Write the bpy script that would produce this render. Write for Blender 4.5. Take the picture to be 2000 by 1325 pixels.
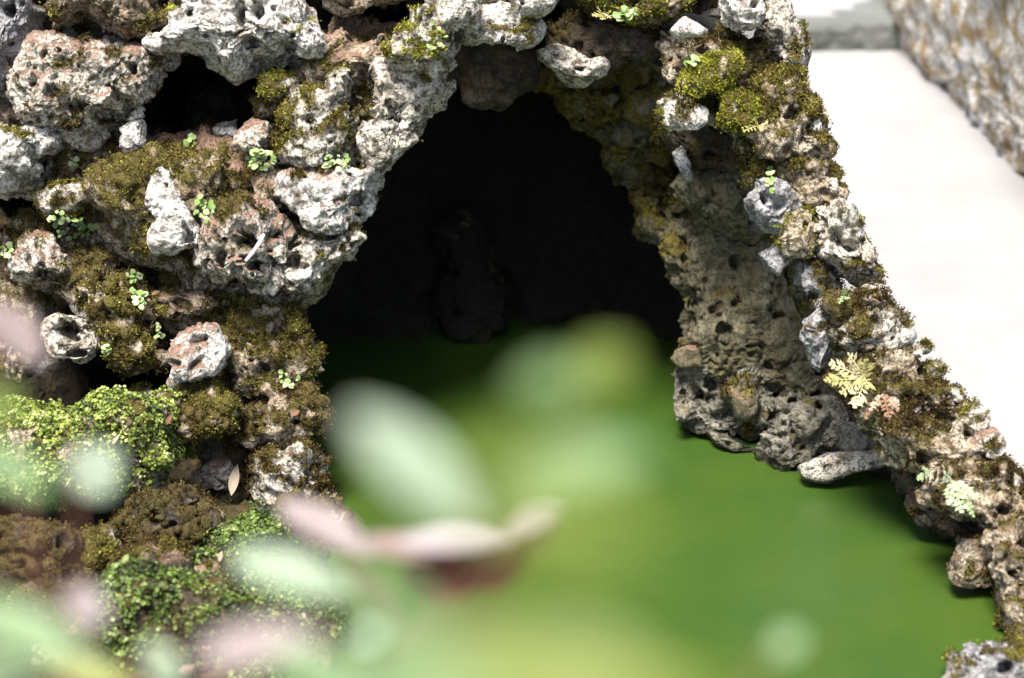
import bpy, bmesh, math, random
import numpy as np

# ------------------------------------------------------------------ camera, sky, sun, exposure
S = bpy.context.scene
for o in list(bpy.data.objects):
    bpy.data.objects.remove(o)
C = S.collection
random.seed(7)
RNG = np.random.default_rng(11)

PITCH = math.radians(22.0)
CAM = np.array([0.0, 0.0, 2.15])
FWD = np.array([0.0, math.cos(PITCH), -math.sin(PITCH)])
UPV = np.array([0.0, math.sin(PITCH), math.cos(PITCH)])
RGT = np.array([1.0, 0.0, 0.0])

cam_data = bpy.data.cameras.new("camera")
cam_data.sensor_width = 36.0
cam_data.lens = 90.0
cam_data.clip_start = 0.05
cam_data.clip_end = 500.0
cam_data.dof.use_dof = True
cam_data.dof.focus_distance = 4.88
cam_data.dof.aperture_fstop = 2.5
cam_data.dof.aperture_blades = 0
cam = bpy.data.objects.new("camera", cam_data)
C.objects.link(cam)
cam.location = CAM
cam.rotation_euler = (math.pi / 2 - PITCH, 0, 0)
S.camera = cam

SUN_EL, SUN_AZ = math.radians(66), math.radians(202)   # azimuth measured from +Y, clockwise
world = bpy.data.worlds.new("World")
S.world = world
world.use_nodes = True
wn = world.node_tree
for n in list(wn.nodes):
    wn.nodes.remove(n)
wo = wn.nodes.new("ShaderNodeOutputWorld")
bg = wn.nodes.new("ShaderNodeBackground")
sky = wn.nodes.new("ShaderNodeTexSky")
sky.sky_type = 'NISHITA'
sky.sun_disc = False
sky.sun_elevation = SUN_EL
sky.sun_rotation = SUN_AZ
sky.air_density = 1.0
sky.dust_density = 3.0
sky.ozone_density = 0.6
bg.inputs[1].default_value = 0.062
wn.links.new(sky.outputs[0], bg.inputs[0])
wn.links.new(bg.outputs[0], wo.inputs[0])

sun_data = bpy.data.lights.new("sun", 'SUN')
sun_data.energy = 2.9
sun_data.angle = math.radians(22)
sun_data.color = (1.0, 0.95, 0.88)
sun = bpy.data.objects.new("sun", sun_data)
C.objects.link(sun)
sun.rotation_euler = (math.pi / 2 - SUN_EL, 0, math.pi - SUN_AZ)
sun.location = (0, 0, 8)

S.view_settings.view_transform = 'Standard'
S.view_settings.look = 'None'
S.view_settings.gamma = 1.0
S.view_settings.exposure = 2.05
S.view_settings.use_curve_mapping = False
S.cycles.max_bounces = 6
S.cycles.diffuse_bounces = 3

# ------------------------------------------------------------------ helpers
def P(px, py, d):
    """point of the place seen at a photograph position, d metres along the view axis"""
    px = np.asarray(px, float); py = np.asarray(py, float); d = np.asarray(d, float)
    u = (px - 1000.0) / 5000.0; v = -(py - 662.5) / 5000.0
    return CAM + d[..., None] * (FWD + u[..., None] * RGT + v[..., None] * UPV)

def proj(p):
    q = p - CAM
    d = q @ FWD
    return 1000 + 5000 * (q @ RGT) / d, 662.5 - 5000 * (q @ UPV) / d, d

def d_on(py, z):
    v = (py - 662.5) / 5000.0
    return (CAM[2] - z) / (math.sin(PITCH) + v * math.cos(PITCH))

def link(name, me, mat=None, parent=None):
    o = bpy.data.objects.new(name, me)
    C.objects.link(o)
    if mat is not None and me is not None:
        me.materials.append(mat)
    if parent is not None:
        o.parent = parent
        o.matrix_parent_inverse = parent.matrix_world.inverted() if False else o.matrix_parent_inverse
    return o

def thing(name, label, cat, loc, group=None, kind=None):
    o = bpy.data.objects.new(name, None)
    o.empty_display_size = 0.05
    C.objects.link(o)
    o.location = loc
    tag(o, label, cat, group, kind)
    return o

def tag(o, label=None, cat=None, group=None, kind=None):
    if label: o["label"] = label
    if cat: o["category"] = cat
    if group: o["group"] = group
    if kind: o["kind"] = kind
    return o

def mesh_np(name, co, faces, origin=None, attrs=None, smooth=True):
    """faces: int array (n,k) with k = 3 or 4"""
    co = np.asarray(co, np.float32)
    if origin is not None:
        co = co - np.asarray(origin, np.float32)
    me = bpy.data.meshes.new(name)
    n, k = faces.shape
    me.vertices.add(len(co)); me.loops.add(n * k); me.polygons.add(n)
    me.vertices.foreach_set("co", co.astype(np.float32).ravel())
    me.loops.foreach_set("vertex_index", faces.astype(np.int32).ravel())
    me.polygons.foreach_set("loop_start", np.arange(0, n * k, k, dtype=np.int32))
    me.polygons.foreach_set("use_smooth", np.full(n, smooth))
    for an, av in (attrs or {}).items():
        a = me.attributes.new(an, 'FLOAT', 'POINT')
        a.data.foreach_set("value", np.asarray(av, np.float32))
    me.update(calc_edges=True)
    return me

# ---- vectorised noise
def _h(ix, iy, iz, seed):
    h = (ix.astype(np.uint32) * np.uint32(374761393) + iy.astype(np.uint32) * np.uint32(668265263)
         + iz.astype(np.uint32) * np.uint32(2147483647) + np.uint32((seed * 1274126177) & 0xffffffff))
    h = (h ^ (h >> np.uint32(13))) * np.uint32(1274126177)
    h = (h ^ (h >> np.uint32(16))) * np.uint32(2246822519)
    return h ^ (h >> np.uint32(15))

def vnoise(p, freq, seed=0):
    """smooth value noise in -1..1"""
    q = p.astype(np.float32) * np.float32(freq) + np.float32(100.3)
    i = np.floor(q).astype(np.int64); f = (q - i).astype(np.float32)
    w = f * f * f * (f * (f * 6 - 15) + 10)
    r = 0
    for dx in (0, 1):
        wx = w[:, 0] if dx else 1 - w[:, 0]
        for dy in (0, 1):
            wy = w[:, 1] if dy else 1 - w[:, 1]
            for dz in (0, 1):
                wz = w[:, 2] if dz else 1 - w[:, 2]
                h = _h(i[:, 0] + dx, i[:, 1] + dy, i[:, 2] + dz, seed)
                r = r + wx * wy * wz * (h.astype(np.float32) / np.float32(2147483648.0) - 1)
    return r

def fbm(p, freq, octv=3, seed=0, gain=0.5):
    r = 0; a = 1.0
    for k in range(octv):
        r = r + a * vnoise(p, freq * 2.03 ** k, seed + 17 * k); a *= gain
    return r

def worley(p, freq, seed=0):
    q = p * freq + 57.1
    i = np.floor(q - 0.5).astype(np.int64)
    best = np.full(len(p), 9.0, np.float32)
    for dx in (0, 1):
        for dy in (0, 1):
            for dz in (0, 1):
                cx, cy, cz = i[:, 0] + dx, i[:, 1] + dy, i[:, 2] + dz
                h = _h(cx, cy, cz, seed)
                ox = (h & np.uint32(1023)).astype(np.float32) / 1023
                oy = ((h >> np.uint32(10)) & np.uint32(1023)).astype(np.float32) / 1023
                oz = ((h >> np.uint32(20)) & np.uint32(1023)).astype(np.float32) / 1023
                dd = (cx + .2 + .6 * ox - q[:, 0]) ** 2 + (cy + .2 + .6 * oy - q[:, 1]) ** 2 + (cz + .2 + .6 * oz - q[:, 2]) ** 2
                best = np.minimum(best, dd)
    return np.sqrt(best)

def sstep(a, b, x):
    t = np.clip((x - a) / (b - a), 0, 1)
    return t * t * (3 - 2 * t)

_ico = {}
def ico(n):
    if n not in _ico:
        bm = bmesh.new()
        bmesh.ops.create_icosphere(bm, subdivisions=n, radius=1.0)
        co = np.array([v.co[:] for v in bm.verts])
        fa = np.array([[v.index for v in f.verts] for f in bm.faces])
        bm.free()
        _ico[n] = (co / np.linalg.norm(co, axis=1)[:, None], fa)
    return _ico[n]

def vnormals(co, fa):
    n = np.cross(co[fa[:, 1]] - co[fa[:, 0]], co[fa[:, 2]] - co[fa[:, 0]])
    r = np.zeros_like(co)
    for k in range(3):
        for ax in range(3):
            r[:, ax] += np.bincount(fa[:, k], n[:, ax], len(co))
    return r / (np.linalg.norm(r, axis=1)[:, None] + 1e-12)

# ------------------------------------------------------------------ materials (all procedural)
def nodes(name):
    m = bpy.data.materials.new(name)
    m.use_nodes = True
    nt = m.node_tree
    b = nt.nodes["Principled BSDF"]
    return m, nt, b

def N(nt, typ, **kw):
    n = nt.nodes.new(typ)
    for k, v in kw.items():
        setattr(n, k, v)
    return n

def noise_tex(nt, pos, scale, detail=4, rough=0.6, dist=0.0):
    n = N(nt, "ShaderNodeTexNoise")
    n.inputs["Scale"].default_value = scale
    n.inputs["Detail"].default_value = detail
    n.inputs["Roughness"].default_value = rough
    n.inputs["Distortion"].default_value = dist
    nt.links.new(pos, n.inputs["Vector"])
    return n.outputs["Fac"]

def ramp(nt, fac, stops):
    r = N(nt, "ShaderNodeValToRGB")
    e = r.color_ramp.elements
    while len(e) < len(stops):
        e.new(0.5)
    for k, (p, c) in enumerate(stops):
        e[k].position = p
        e[k].color = (c, c, c, 1) if isinstance(c, (int, float)) else (*c, 1)
    nt.links.new(fac, r.inputs[0])
    return r.outputs[0]

def mix(nt, fac, a, b, mode='MIX'):
    m = N(nt, "ShaderNodeMix", data_type='RGBA', blend_type=mode)
    for sock, v in ((m.inputs[0], fac), (m.inputs[6], a), (m.inputs[7], b)):
        if isinstance(v, (int, float)):
            sock.default_value = v
        elif isinstance(v, tuple):
            sock.default_value = (*v, 1)
        else:
            nt.links.new(v, sock)
    return m.outputs[2]

def mathn(nt, op, a, b=0.0, clamp=False):
    m = N(nt, "ShaderNodeMath", operation=op, use_clamp=clamp)
    for sock, v in ((m.inputs[0], a), (m.inputs[1], b)):
        if isinstance(v, (int, float)):
            sock.default_value = v
        else:
            nt.links.new(v, sock)
    return m.outputs[0]

def rock_mat(name, pale, mid, dark, stain=0.5, brown=(0.20, 0.12, 0.06), olive=(0.095, 0.08, 0.015), rough=0.9, sc=1.0, film=(0.54, 0.68, 0.55)):
    m, nt, b = nodes(name)
    geo = N(nt, "ShaderNodeNewGeometry").outputs["Position"]
    n1 = noise_tex(nt, geo, 14 * sc, 5, 0.65)
    n2 = noise_tex(nt, geo, 45 * sc, 5, 0.7, 0.4)
    n3 = noise_tex(nt, geo, 150 * sc, 4, 0.7)
    base = mix(nt, ramp(nt, n1, [(0.36, 0.0), (0.62, 1.0)]), mid, pale)
    # own-shaped stains of dark crust lichen and brown film
    dk = mathn(nt, 'MULTIPLY', ramp(nt, n2, [(0.49, 0.0), (0.58, 1.0)]), stain)
    base = mix(nt, dk, base, dark)
    sp = mathn(nt, 'MULTIPLY', ramp(nt, n3, [(0.51, 0.0), (0.58, 1.0)]), 0.7 * stain + 0.15)
    base = mix(nt, sp, base, dark)
    n4 = noise_tex(nt, geo, 24 * sc, 4, 0.65)
    base = mix(nt, ramp(nt, n4, [(film[0], 0.0), (film[1], film[2])]), base, brown)
    # reddish soil film
    so = N(nt, "ShaderNodeAttribute", attribute_name="soil").outputs["Fac"]
    soilc = mix(nt, ramp(nt, n3, [(0.35, 0.0), (0.65, 1.0)]), (0.10, 0.052, 0.03), (0.34, 0.22, 0.165))
    base = mix(nt, so, base, soilc)
    mo = N(nt, "ShaderNodeAttribute", attribute_name="moss").outputs["Fac"]
    n5 = noise_tex(nt, geo, 210, 3, 0.7)
    mossc = mix(nt, ramp(nt, n5, [(0.35, 0.0), (0.68, 1.0)]), (olive[0] * .35, olive[1] * .35, olive[2] * .5), (olive[0] * 1.5, olive[1] * 1.5, olive[2] * 1.4))
    mossc = mix(nt, ramp(nt, n1, [(0.4, 0.0), (0.66, 0.7)]), mossc, (0.085, 0.05, 0.02))
    base = mix(nt, mo, base, mossc)
    # wet, slimy band where the stone stands in the pond
    sp_ = N(nt, "ShaderNodeSeparateXYZ"); nt.links.new(geo, sp_.inputs[0])
    hz = mathn(nt, 'ADD', sp_.outputs[2], mathn(nt, 'MULTIPLY', mathn(nt, 'SUBTRACT', n1, 0.5), 0.07))
    wet = ramp(nt, hz, [(0.012, 1.0), (0.045, 0.0)])
    base = mix(nt, mathn(nt, 'MULTIPLY', wet, 0.85), base, (0.020, 0.022, 0.009))
    nt.links.new(base, b.inputs["Base Color"])
    nt.links.new(mathn(nt, 'SUBTRACT', rough, mathn(nt, 'MULTIPLY', wet, 0.5)), b.inputs["Roughness"])
    b.inputs["Specular IOR Level"].default_value = 0.25
    bp = N(nt, "ShaderNodeBump")
    bp.inputs["Strength"].default_value = 1.0
    bp.inputs["Distance"].default_value = 0.009
    hh = mathn(nt, 'ADD', n3, mathn(nt, 'MULTIPLY', n2, 1.2))
    nt.links.new(hh, bp.inputs["Height"])
    nt.links.new(bp.outputs[0], b.inputs["Normal"])
    return m

def foliage_mat(name, cols, rough=0.55, transl=0.25, spec=0.4, coat=0.0):
    """colour picked per tuft / leaf by the point attribute 'tint'"""
    m, nt, b = nodes(name)
    t = N(nt, "ShaderNodeAttribute", attribute_name="tint").outputs["Fac"]
    n = len(cols)
    col = ramp(nt, t, [(k / max(n - 1, 1), c) for k, c in enumerate(cols)])
    nt.links.new(col, b.inputs["Base Color"])
    b.inputs["Roughness"].default_value = rough
    b.inputs["Specular IOR Level"].default_value = spec
    b.inputs["Coat Weight"].default_value = coat
    tr = N(nt, "ShaderNodeBsdfTranslucent")
    nt.links.new(col, tr.inputs[0])
    ms = N(nt, "ShaderNodeMixShader")
    ms.inputs[0].default_value = transl
    nt.links.new(b.outputs[0], ms.inputs[1]); nt.links.new(tr.outputs[0], ms.inputs[2])
    nt.links.new(ms.outputs[0], nt.nodes["Material Output"].inputs[0])
    return m

M = {}
M['pale'] = rock_mat("pale_tufa", (0.70, 0.66, 0.57), (0.50, 0.45, 0.37), (0.035, 0.028, 0.018), 0.85)
M['white'] = rock_mat("white_tufa", (0.82, 0.79, 0.73), (0.64, 0.61, 0.56), (0.05, 0.042, 0.03), 0.72)
M['brown'] = rock_mat("brown_tufa", (0.58, 0.50, 0.38), (0.29, 0.22, 0.14), (0.024, 0.018, 0.011), 0.85)
M['dark'] = rock_mat("shade_dark_tufa", (0.11, 0.09, 0.065), (0.045, 0.036, 0.026), (0.02, 0.018, 0.012), 0.7, olive=(0.065, 0.055, 0.012))  # near black stands in for shade in gaps, under overhangs and shrubs
M['cave'] = rock_mat("shade_dimmed_cave_rock", (0.23, 0.205, 0.135), (0.11, 0.10, 0.055), (0.02, 0.018, 0.011), 0.6,  # base colours kept low to paint in the cave's dimness
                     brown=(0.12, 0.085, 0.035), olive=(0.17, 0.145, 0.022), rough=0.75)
M['blue'] = rock_mat("skyshade_grey_tufa", (0.47, 0.465, 0.475), (0.24, 0.23, 0.235), (0.04, 0.037, 0.035), 0.6, brown=(0.16, 0.11, 0.07))  # grey stone; the bluish cast paints in skylit shade
M['black'] = rock_mat("shade_black_cave_rock", (0.018, 0.017, 0.012), (0.010, 0.0095, 0.007), (0.004, 0.004, 0.0035), 0.5,  # cave darkness put into the colour
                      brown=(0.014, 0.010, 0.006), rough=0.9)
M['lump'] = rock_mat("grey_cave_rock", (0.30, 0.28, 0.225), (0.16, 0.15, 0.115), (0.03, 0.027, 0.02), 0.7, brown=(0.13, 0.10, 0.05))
M['cave_dim'] = rock_mat("shade_dark_rock", (0.026, 0.022, 0.015), (0.014, 0.012, 0.008), (0.008, 0.007, 0.005), 0.6, brown=(0.03, 0.02, 0.01), olive=(0.03, 0.03, 0.008))  # spare rock colour lowered for cave shade
M['boulder'] = rock_mat("lichened_boulder", (0.74, 0.74, 0.72), (0.55, 0.55, 0.53), (0.22, 0.145, 0.05), 0.75,
                        brown=(0.26, 0.165, 0.05), olive=(0.20, 0.15, 0.04), sc=0.5, film=(0.47, 0.60, 0.85))

M['moss_olive'] = foliage_mat("olive_moss", [(0.018, 0.013, 0.005), (0.052, 0.037, 0.009), (0.10, 0.082, 0.014), (0.165, 0.145, 0.026), (0.28, 0.26, 0.06)], 0.8, 0.2, 0.15)
M['moss_lime'] = foliage_mat("lime_moss", [(0.09, 0.085, 0.012), (0.20, 0.20, 0.022), (0.32, 0.33, 0.04), (0.40, 0.40, 0.07)], 0.8, 0.25, 0.15)
M['moss_brown'] = foliage_mat("brown_moss", [(0.012, 0.008, 0.005), (0.035, 0.020, 0.009), (0.065, 0.040, 0.012), (0.085, 0.068, 0.018), (0.15, 0.135, 0.045)], 0.85, 0.15, 0.12)
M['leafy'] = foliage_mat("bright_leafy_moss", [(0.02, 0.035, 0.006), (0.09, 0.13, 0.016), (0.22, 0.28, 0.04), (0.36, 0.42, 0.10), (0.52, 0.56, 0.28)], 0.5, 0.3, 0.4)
M['leafy_shaded'] = foliage_mat("shaded_leafy_moss", [(0.012, 0.018, 0.005), (0.03, 0.05, 0.009), (0.07, 0.11, 0.016), (0.12, 0.18, 0.03), (0.26, 0.32, 0.10)], 0.5, 0.3, 0.4)  # darker copy of the leafy moss, shade of the shrubs in its colour
M['herb'] = foliage_mat("mint_leaf", [(0.16, 0.26, 0.06), (0.28, 0.38, 0.14), (0.42, 0.50, 0.28)], 0.45, 0.3, 0.4)
M['fern_pale'] = foliage_mat("pale_fern_leaf", [(0.28, 0.26, 0.07), (0.42, 0.38, 0.16), (0.52, 0.47, 0.28)], 0.55, 0.3, 0.3)
M['fern_mint'] = foliage_mat("mint_fern_leaf", [(0.20, 0.29, 0.12), (0.34, 0.42, 0.22), (0.48, 0.52, 0.36)], 0.55, 0.3, 0.3)
M['dry'] = foliage_mat("dry_leaf", [(0.12, 0.05, 0.025), (0.22, 0.13, 0.07), (0.38, 0.33, 0.25)], 0.6, 0.2, 0.3)

# ------------------------------------------------------------------ rock builder
ROCKS = []           # (projected px, py, d) of every rock vertex, to seat plants on the stone
def radial(poly, cx, cy, n=360):
    th = np.arange(n) / n * 2 * np.pi - np.pi
    dx, dy = np.cos(th), np.sin(th)
    best = np.zeros(n)
    for k in range(len(poly)):
        ax, ay = poly[k][0] - cx, poly[k][1] - cy
        bx, by = poly[(k + 1) % len(poly)][0] - cx, poly[(k + 1) % len(poly)][1] - cy
        ex, ey = bx - ax, by - ay
        den = dx * ey - dy * ex
        den = np.where(np.abs(den) < 1e-9, 1e-9, den)
        t = (ax * ey - ay * ex) / den
        s = (ax * dy - ay * dx) / den
        ok = (t > 0) & (s >= -1e-6) & (s <= 1 + 1e-6)
        best = np.where(ok & (t > best), t, best)
    best = np.where(best < 1, np.median(best), best)
    ker = np.exp(-0.5 * (np.arange(-6, 7) / 2.5) ** 2); ker /= ker.sum()
    return np.convolve(np.r_[best[-6:], best, best[:6]], ker, 'valid')

def centroid(poly):
    a = cx = cy = 0
    for k in range(len(poly)):
        x0, y0 = poly[k]; x1, y1 = poly[(k + 1) % len(poly)]
        c = x0 * y1 - x1 * y0
        a += c; cx += (x0 + x1) * c; cy += (y0 + y1) * c
    return cx / (3 * a), cy / (3 * a)

SEED = [1]
def rock(parent, poly, d=4.9, T=0.08, mat='pale', sub=6, e=0.62, rough=1.0, pit=1.0, moss=0.0, soil=0.0,
         tuft=None, tufts=0, tilt=(0, 0), pits=(), label=None, name='rock', fuzz=1.0, back=0.8, size=1.0, tmin=0.45):
    SEED[0] += 1
    sd = SEED[0]
    cx, cy = centroid(poly)
    r = radial(poly, cx, cy)
    dirs, fa = ico(sub)
    a, b, c = dirs[:, 0], dirs[:, 1], dirs[:, 2]
    s = np.hypot(a, b)
    th = np.arctan2(-b, a)
    ri = np.interp(th, np.arange(361) / 360 * 2 * np.pi - np.pi, np.r_[r, r[:1]])
    pl = ri * np.abs(s) ** e
    px = cx + pl * np.cos(th); py = cy + pl * np.sin(th)
    dep = np.where(c > 0, T, T * back) * np.sign(c) * np.abs(c) ** e
    d0 = d + tilt[0] * (px - cx) + tilt[1] * (py - cy)
    co = P(px, py, d0) - FWD * dep[:, None]
    nrm = vnormals(co, fa)
    span = (r.mean() * d / 5000)                     # mean radius in metres
    am = min(1.0, span / 0.07) * rough
    off = co + np.array([sd * 3.17, sd * 1.91, sd * 0.77])
    w = np.stack([vnoise(off, 16, 5), vnoise(off, 16, 6), vnoise(off, 16, 7)], 1) * 0.018
    q = off + w
    disp = am * (0.026 * vnoise(q, 11, 1) + 0.017 * vnoise(q, 24, 2) - 0.008 * np.abs(vnoise(q, 40, 3)) + 0.0045 * vnoise(q, 85, 4) + 0.0026 * vnoise(q, 170, 8))
    gate = sstep(-0.25, 0.35, vnoise(off, 9, 12))
    w1 = worley(q, 26, 21); w2 = worley(q, 62, 22)
    w3 = worley(q, 120, 23)
    disp -= am * pit * (0.0050 * sstep(0.45, 0.15, w3) + 0.030 * gate * sstep(0.42, 0.14, w1) + 0.0120 * sstep(0.45, 0.12, w2) * sstep(-0.3, 0.35, vnoise(off, 15, 14)))
    # ledges: horizontal bedding bites
    disp -= am * 0.007 * sstep(0.1, 0.8, vnoise(q * np.array([0.35, 0.35, 1.0]), 42, 31))
    co = co + nrm * disp[:, None]
    if pit >= 1.0 and name == 'rock' and mat != 'boulder':
        # own-shaped pores and burrows of the tufa
        rp = random.Random(sd)
        pits = list(pits)
        for _ in range(min(16, int((r.mean() / 26) ** 2 * 0.5 * pit))):
            a_ = rp.uniform(0, 6.28); q_ = math.sqrt(rp.random()) * 0.85
            rr = float(np.interp(a_ - math.pi, np.arange(361) / 360 * 2 * np.pi - np.pi, np.r_[r, r[:1]])) * q_
            pr_ = (4.5 + 10 * rp.random() ** 2.2) * (1 if sub >= 6 else 0.9)
            pits.append((cx + rr * math.cos(a_ - math.pi), cy + rr * math.sin(a_ - math.pi), pr_, pr_ / 1000 * rp.uniform(2.5, 5.0), rp.uniform(0.5, 1.4)))
    if len(pits):
        ppx, ppy, dd = proj(co)
        wob = 1 + 0.45 * vnoise(off, 55, 41) + 0.25 * vnoise(off, 130, 42)
        for (hx, hy, hr, hd, *asp) in pits:
            ay = asp[0] if asp else 1.0
            g = np.hypot(ppx - hx, (ppy - hy) / ay) / hr * wob
            k = sstep(1.15, 0.62, g) * (1.0 if name == 'core' else (c > 0.05))
            co = co + FWD * (k * hd)[:, None]
    nrm = vnormals(co, fa)
    up = nrm[:, 2]
    lf = vnoise(off, 13, 51) * 0.5 + vnoise(off, 31, 52) * 0.35 + vnoise(off, 75, 53) * 0.25
    ms = sstep(0.0, 0.25, up * 0.5 + lf * 1.35 + (moss - 0.5) * 1.8)
    ms = ms * (1 - 0.95 * sstep(0.30, 0.52, vnoise(off, 44, 54) + 0.4 * vnoise(off, 110, 55) + (0.25 - moss * 0.45)))
    sl = sstep(0.0, 0.3, (up - 0.45) * 1.1 + lf * 0.5 + (soil - 0.5) * 1.1) * (1 - ms)
    bump = ms * fuzz * (0.002 + 0.011 * (0.5 - np.abs(vnoise(off, 38, 60))) + 0.008 * (0.4 - np.abs(vnoise(off, 75, 61))) + 0.004 * vnoise(off, 150, 62) + 0.002 * vnoise(off, 330, 63))
    co = co + nrm * bump[:, None]
    fa = fa[(c[fa] > -0.4).any(axis=1)]          # the buried back of each stone is left open
    org = P(cx, cy, d)
    po = np.array(parent.location) if parent is not None else np.zeros(3)
    me = mesh_np(name, co, fa, org, {"moss": ms, "soil": sl})
    o = link(name, me, M[mat], parent)
    o.location = org - po
    if label: o["label"] = label
    ppx, ppy, dd = proj(co)
    front = nrm @ FWD < 0.1
    ROCKS.append(np.stack([ppx[front], ppy[front], dd[front]], 1))
    if tufts and tuft:
        area = np.where((ms > tmin) & (nrm @ FWD < 0.25), ms, 0)
        if area.sum() > 5:
            moss_tufts(o, co, nrm, area, tufts, tuft, org, size)
    return o

def moss_tufts(parent, co, nrm, weight, count, kind, org, size=1.0):
    rg = np.random.default_rng(SEED[0])
    count = int(count * 1.0)
    idx = rg.choice(len(co), count, p=weight / weight.sum())
    p = co[idx] + rg.normal(0, 0.0022, (count, 3))
    n = nrm[idx]
    clump = vnoise(p, 30, 71) * 0.5 + vnoise(p, 90, 72) * 0.5
    leafy = kind.startswith('leafy')
    k = 2
    if not leafy:
        size *= 0.74
    V = []; F = []; Tn = []
    L = (0.0065 if leafy else 0.0055) * size
    W = (0.0033 if leafy else 0.0022) * size
    for j in range(k):
        dr = n * (0.75 if not leafy else 0.9) + rg.normal(0, 0.55, (count, 3)) + np.array([0, 0, 0.25])
        dr /= np.linalg.norm(dr, axis=1)[:, None]
        sd = np.cross(dr, rg.normal(0, 1, (count, 3))); sd /= np.linalg.norm(sd, axis=1)[:, None] + 1e-9
        ln = (L * rg.uniform(0.6, 1.5, count))[:, None]; wd = (W * (rg.uniform(0.45, 1.0, count) + 0.8 * rg.random(count) ** 4))[:, None]
        base = p + dr * 0.001 + rg.normal(0, 0.001, (count, 3))
        if leafy:   # rounded leaflet tilted off the surface: hexagon fan of 4 tris
            ax = sd; ay = np.cross(dr, sd)
            cpt = base + dr * ln * 0.7
            ring = [cpt + ax * wd * math.cos(t) + ay * wd * 1.25 * math.sin(t) + (dr * wd * 0.35 if q % 2 else 0) for q, t in enumerate(np.arange(5) * 2 * math.pi / 5)]
            st = len(V) and sum(len(x) for x in V)
            for x in ring: V.append(x)
            i0 = st + np.arange(count)
            F += [np.stack([i0, i0 + count, i0 + 2 * count], 1), np.stack([i0, i0 + 2 * count, i0 + 3 * count], 1), np.stack([i0, i0 + 3 * count, i0 + 4 * count], 1)]
            nv = 5
        else:
            st = sum(len(x) for x in V)
            mid = base + dr * ln * 0.5
            for x in (base, mid + sd * wd, base + dr * ln, mid - sd * wd): V.append(x)
            i0 = st + np.arange(count)
            F += [np.stack([i0, i0 + count, i0 + 2 * count], 1), np.stack([i0, i0 + 2 * count, i0 + 3 * count], 1)]
            nv = 4
        t = np.clip(0.47 + clump * 0.75 + rg.normal(0, 0.2, count), 0, 1)
        Tn += [t] * nv
    me = mesh_np("moss", np.concatenate(V), np.concatenate(F), org, {"tint": np.concatenate(Tn)}, smooth=False)
    o = link("moss", me, M[{'olive': 'moss_olive', 'lime': 'moss_lime', 'brown': 'moss_brown'}.get(kind, kind)], parent)
    o["kind"] = "stuff"
    return o

# ------------------------------------------------------------------ the setting: ground, water, path
def sheet(name, pts, z, mat, kind='structure', skirt=0.0):
    bm = bmesh.new()
    vs = [bm.verts.new((x, y, z)) for x, y in pts]
    bm.faces.new(vs)
    if skirt:
        lo = [bm.verts.new((x, y, z - skirt)) for x, y in pts]
        for k in range(len(vs)):
            j = (k + 1) % len(vs)
            bm.faces.new((vs[k], lo[k], lo[j], vs[j]))
    bmesh.ops.recalc_face_normals(bm, faces=bm.faces)
    me = bpy.data.meshes.new(name); bm.to_mesh(me); bm.free()
    o = link(name, me, mat)
    o["kind"] = kind
    return o

def soil_mat():
    m, nt, b = nodes("garden_soil")
    geo = N(nt, "ShaderNodeNewGeometry").outputs["Position"]
    n1 = noise_tex(nt, geo, 3, 6, 0.7); n2 = noise_tex(nt, geo, 60, 5, 0.7)
    c = mix(nt, n1, (0.06, 0.045, 0.025), (0.07, 0.085, 0.03))
    c = mix(nt, ramp(nt, n2, [(0.4, 0.0), (0.65, 0.6)]), c, (0.13, 0.10, 0.06))
    nt.links.new(c, b.inputs["Base Color"]); b.inputs["Roughness"].default_value = 0.95
    bp = N(nt, "ShaderNodeBump"); bp.inputs["Distance"].default_value = 0.02
    nt.links.new(n2, bp.inputs["Height"]); nt.links.new(bp.outputs[0], b.inputs["Normal"])
    return m

def water_mat():
    m, nt, b = nodes("algae_green_water")
    geo = N(nt, "ShaderNodeNewGeometry").outputs["Position"]
    n1 = noise_tex(nt, geo, 2.2, 4, 0.55, 0.5)
    n2 = noise_tex(nt, geo, 420, 3, 0.7)
    c = mix(nt, ramp(nt, n1, [(0.35, 0.0), (0.68, 1.0)]), (0.010, 0.041, 0.006), (0.034, 0.060, 0.0065))
    c = mix(nt, ramp(nt, n2, [(0.38, 0.0), (0.66, 0.75)]), c, (0.052, 0.088, 0.015))
    nt.links.new(c, b.inputs["Base Color"])
    b.inputs["Roughness"].default_value = 0.32
    b.inputs["Specular IOR Level"].default_value = 0.3
    n3 = noise_tex(nt, geo, 9, 3, 0.5)
    bp = N(nt, "ShaderNodeBump"); bp.inputs["Distance"].default_value = 0.004; bp.inputs["Strength"].default_value = 0.3
    nt.links.new(n3, bp.inputs["Height"]); nt.links.new(bp.outputs[0], b.inputs["Normal"])
    return m

def path_mat(name, a, bcol, sp):
    m, nt, b = nodes(name)
    geo = N(nt, "ShaderNodeNewGeometry").outputs["Position"]
    n1 = noise_tex(nt, geo, 5, 6, 0.7); n2 = noise_tex(nt, geo, 130, 5, 0.75)
    c = mix(nt, ramp(nt, n1, [(0.35, 0.0), (0.65, 1.0)]), bcol, a)
    c = mix(nt, ramp(nt, n2, [(0.56, 0.0), (0.72, sp)]), c, (0.30, 0.29, 0.27))
    nt.links.new(c, b.inputs["Base Color"]); b.inputs["Roughness"].default_value = 0.9
    bp = N(nt, "ShaderNodeBump"); bp.inputs["Distance"].default_value = 0.004; bp.inputs["Strength"].default_value = 0.6
    nt.links.new(n2, bp.inputs["Height"]); nt.links.new(bp.outputs[0], b.inputs["Normal"])
    return m

M['path'] = path_mat("pale_sanded_path", (0.258, 0.250, 0.248), (0.228, 0.221, 0.220), 0.6)
M['step'] = path_mat("grey_shaded_stone", (0.125, 0.132, 0.123), (0.075, 0.08, 0.072), 0.3)  # grey stone, lowered further to paint the riser's shade

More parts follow.
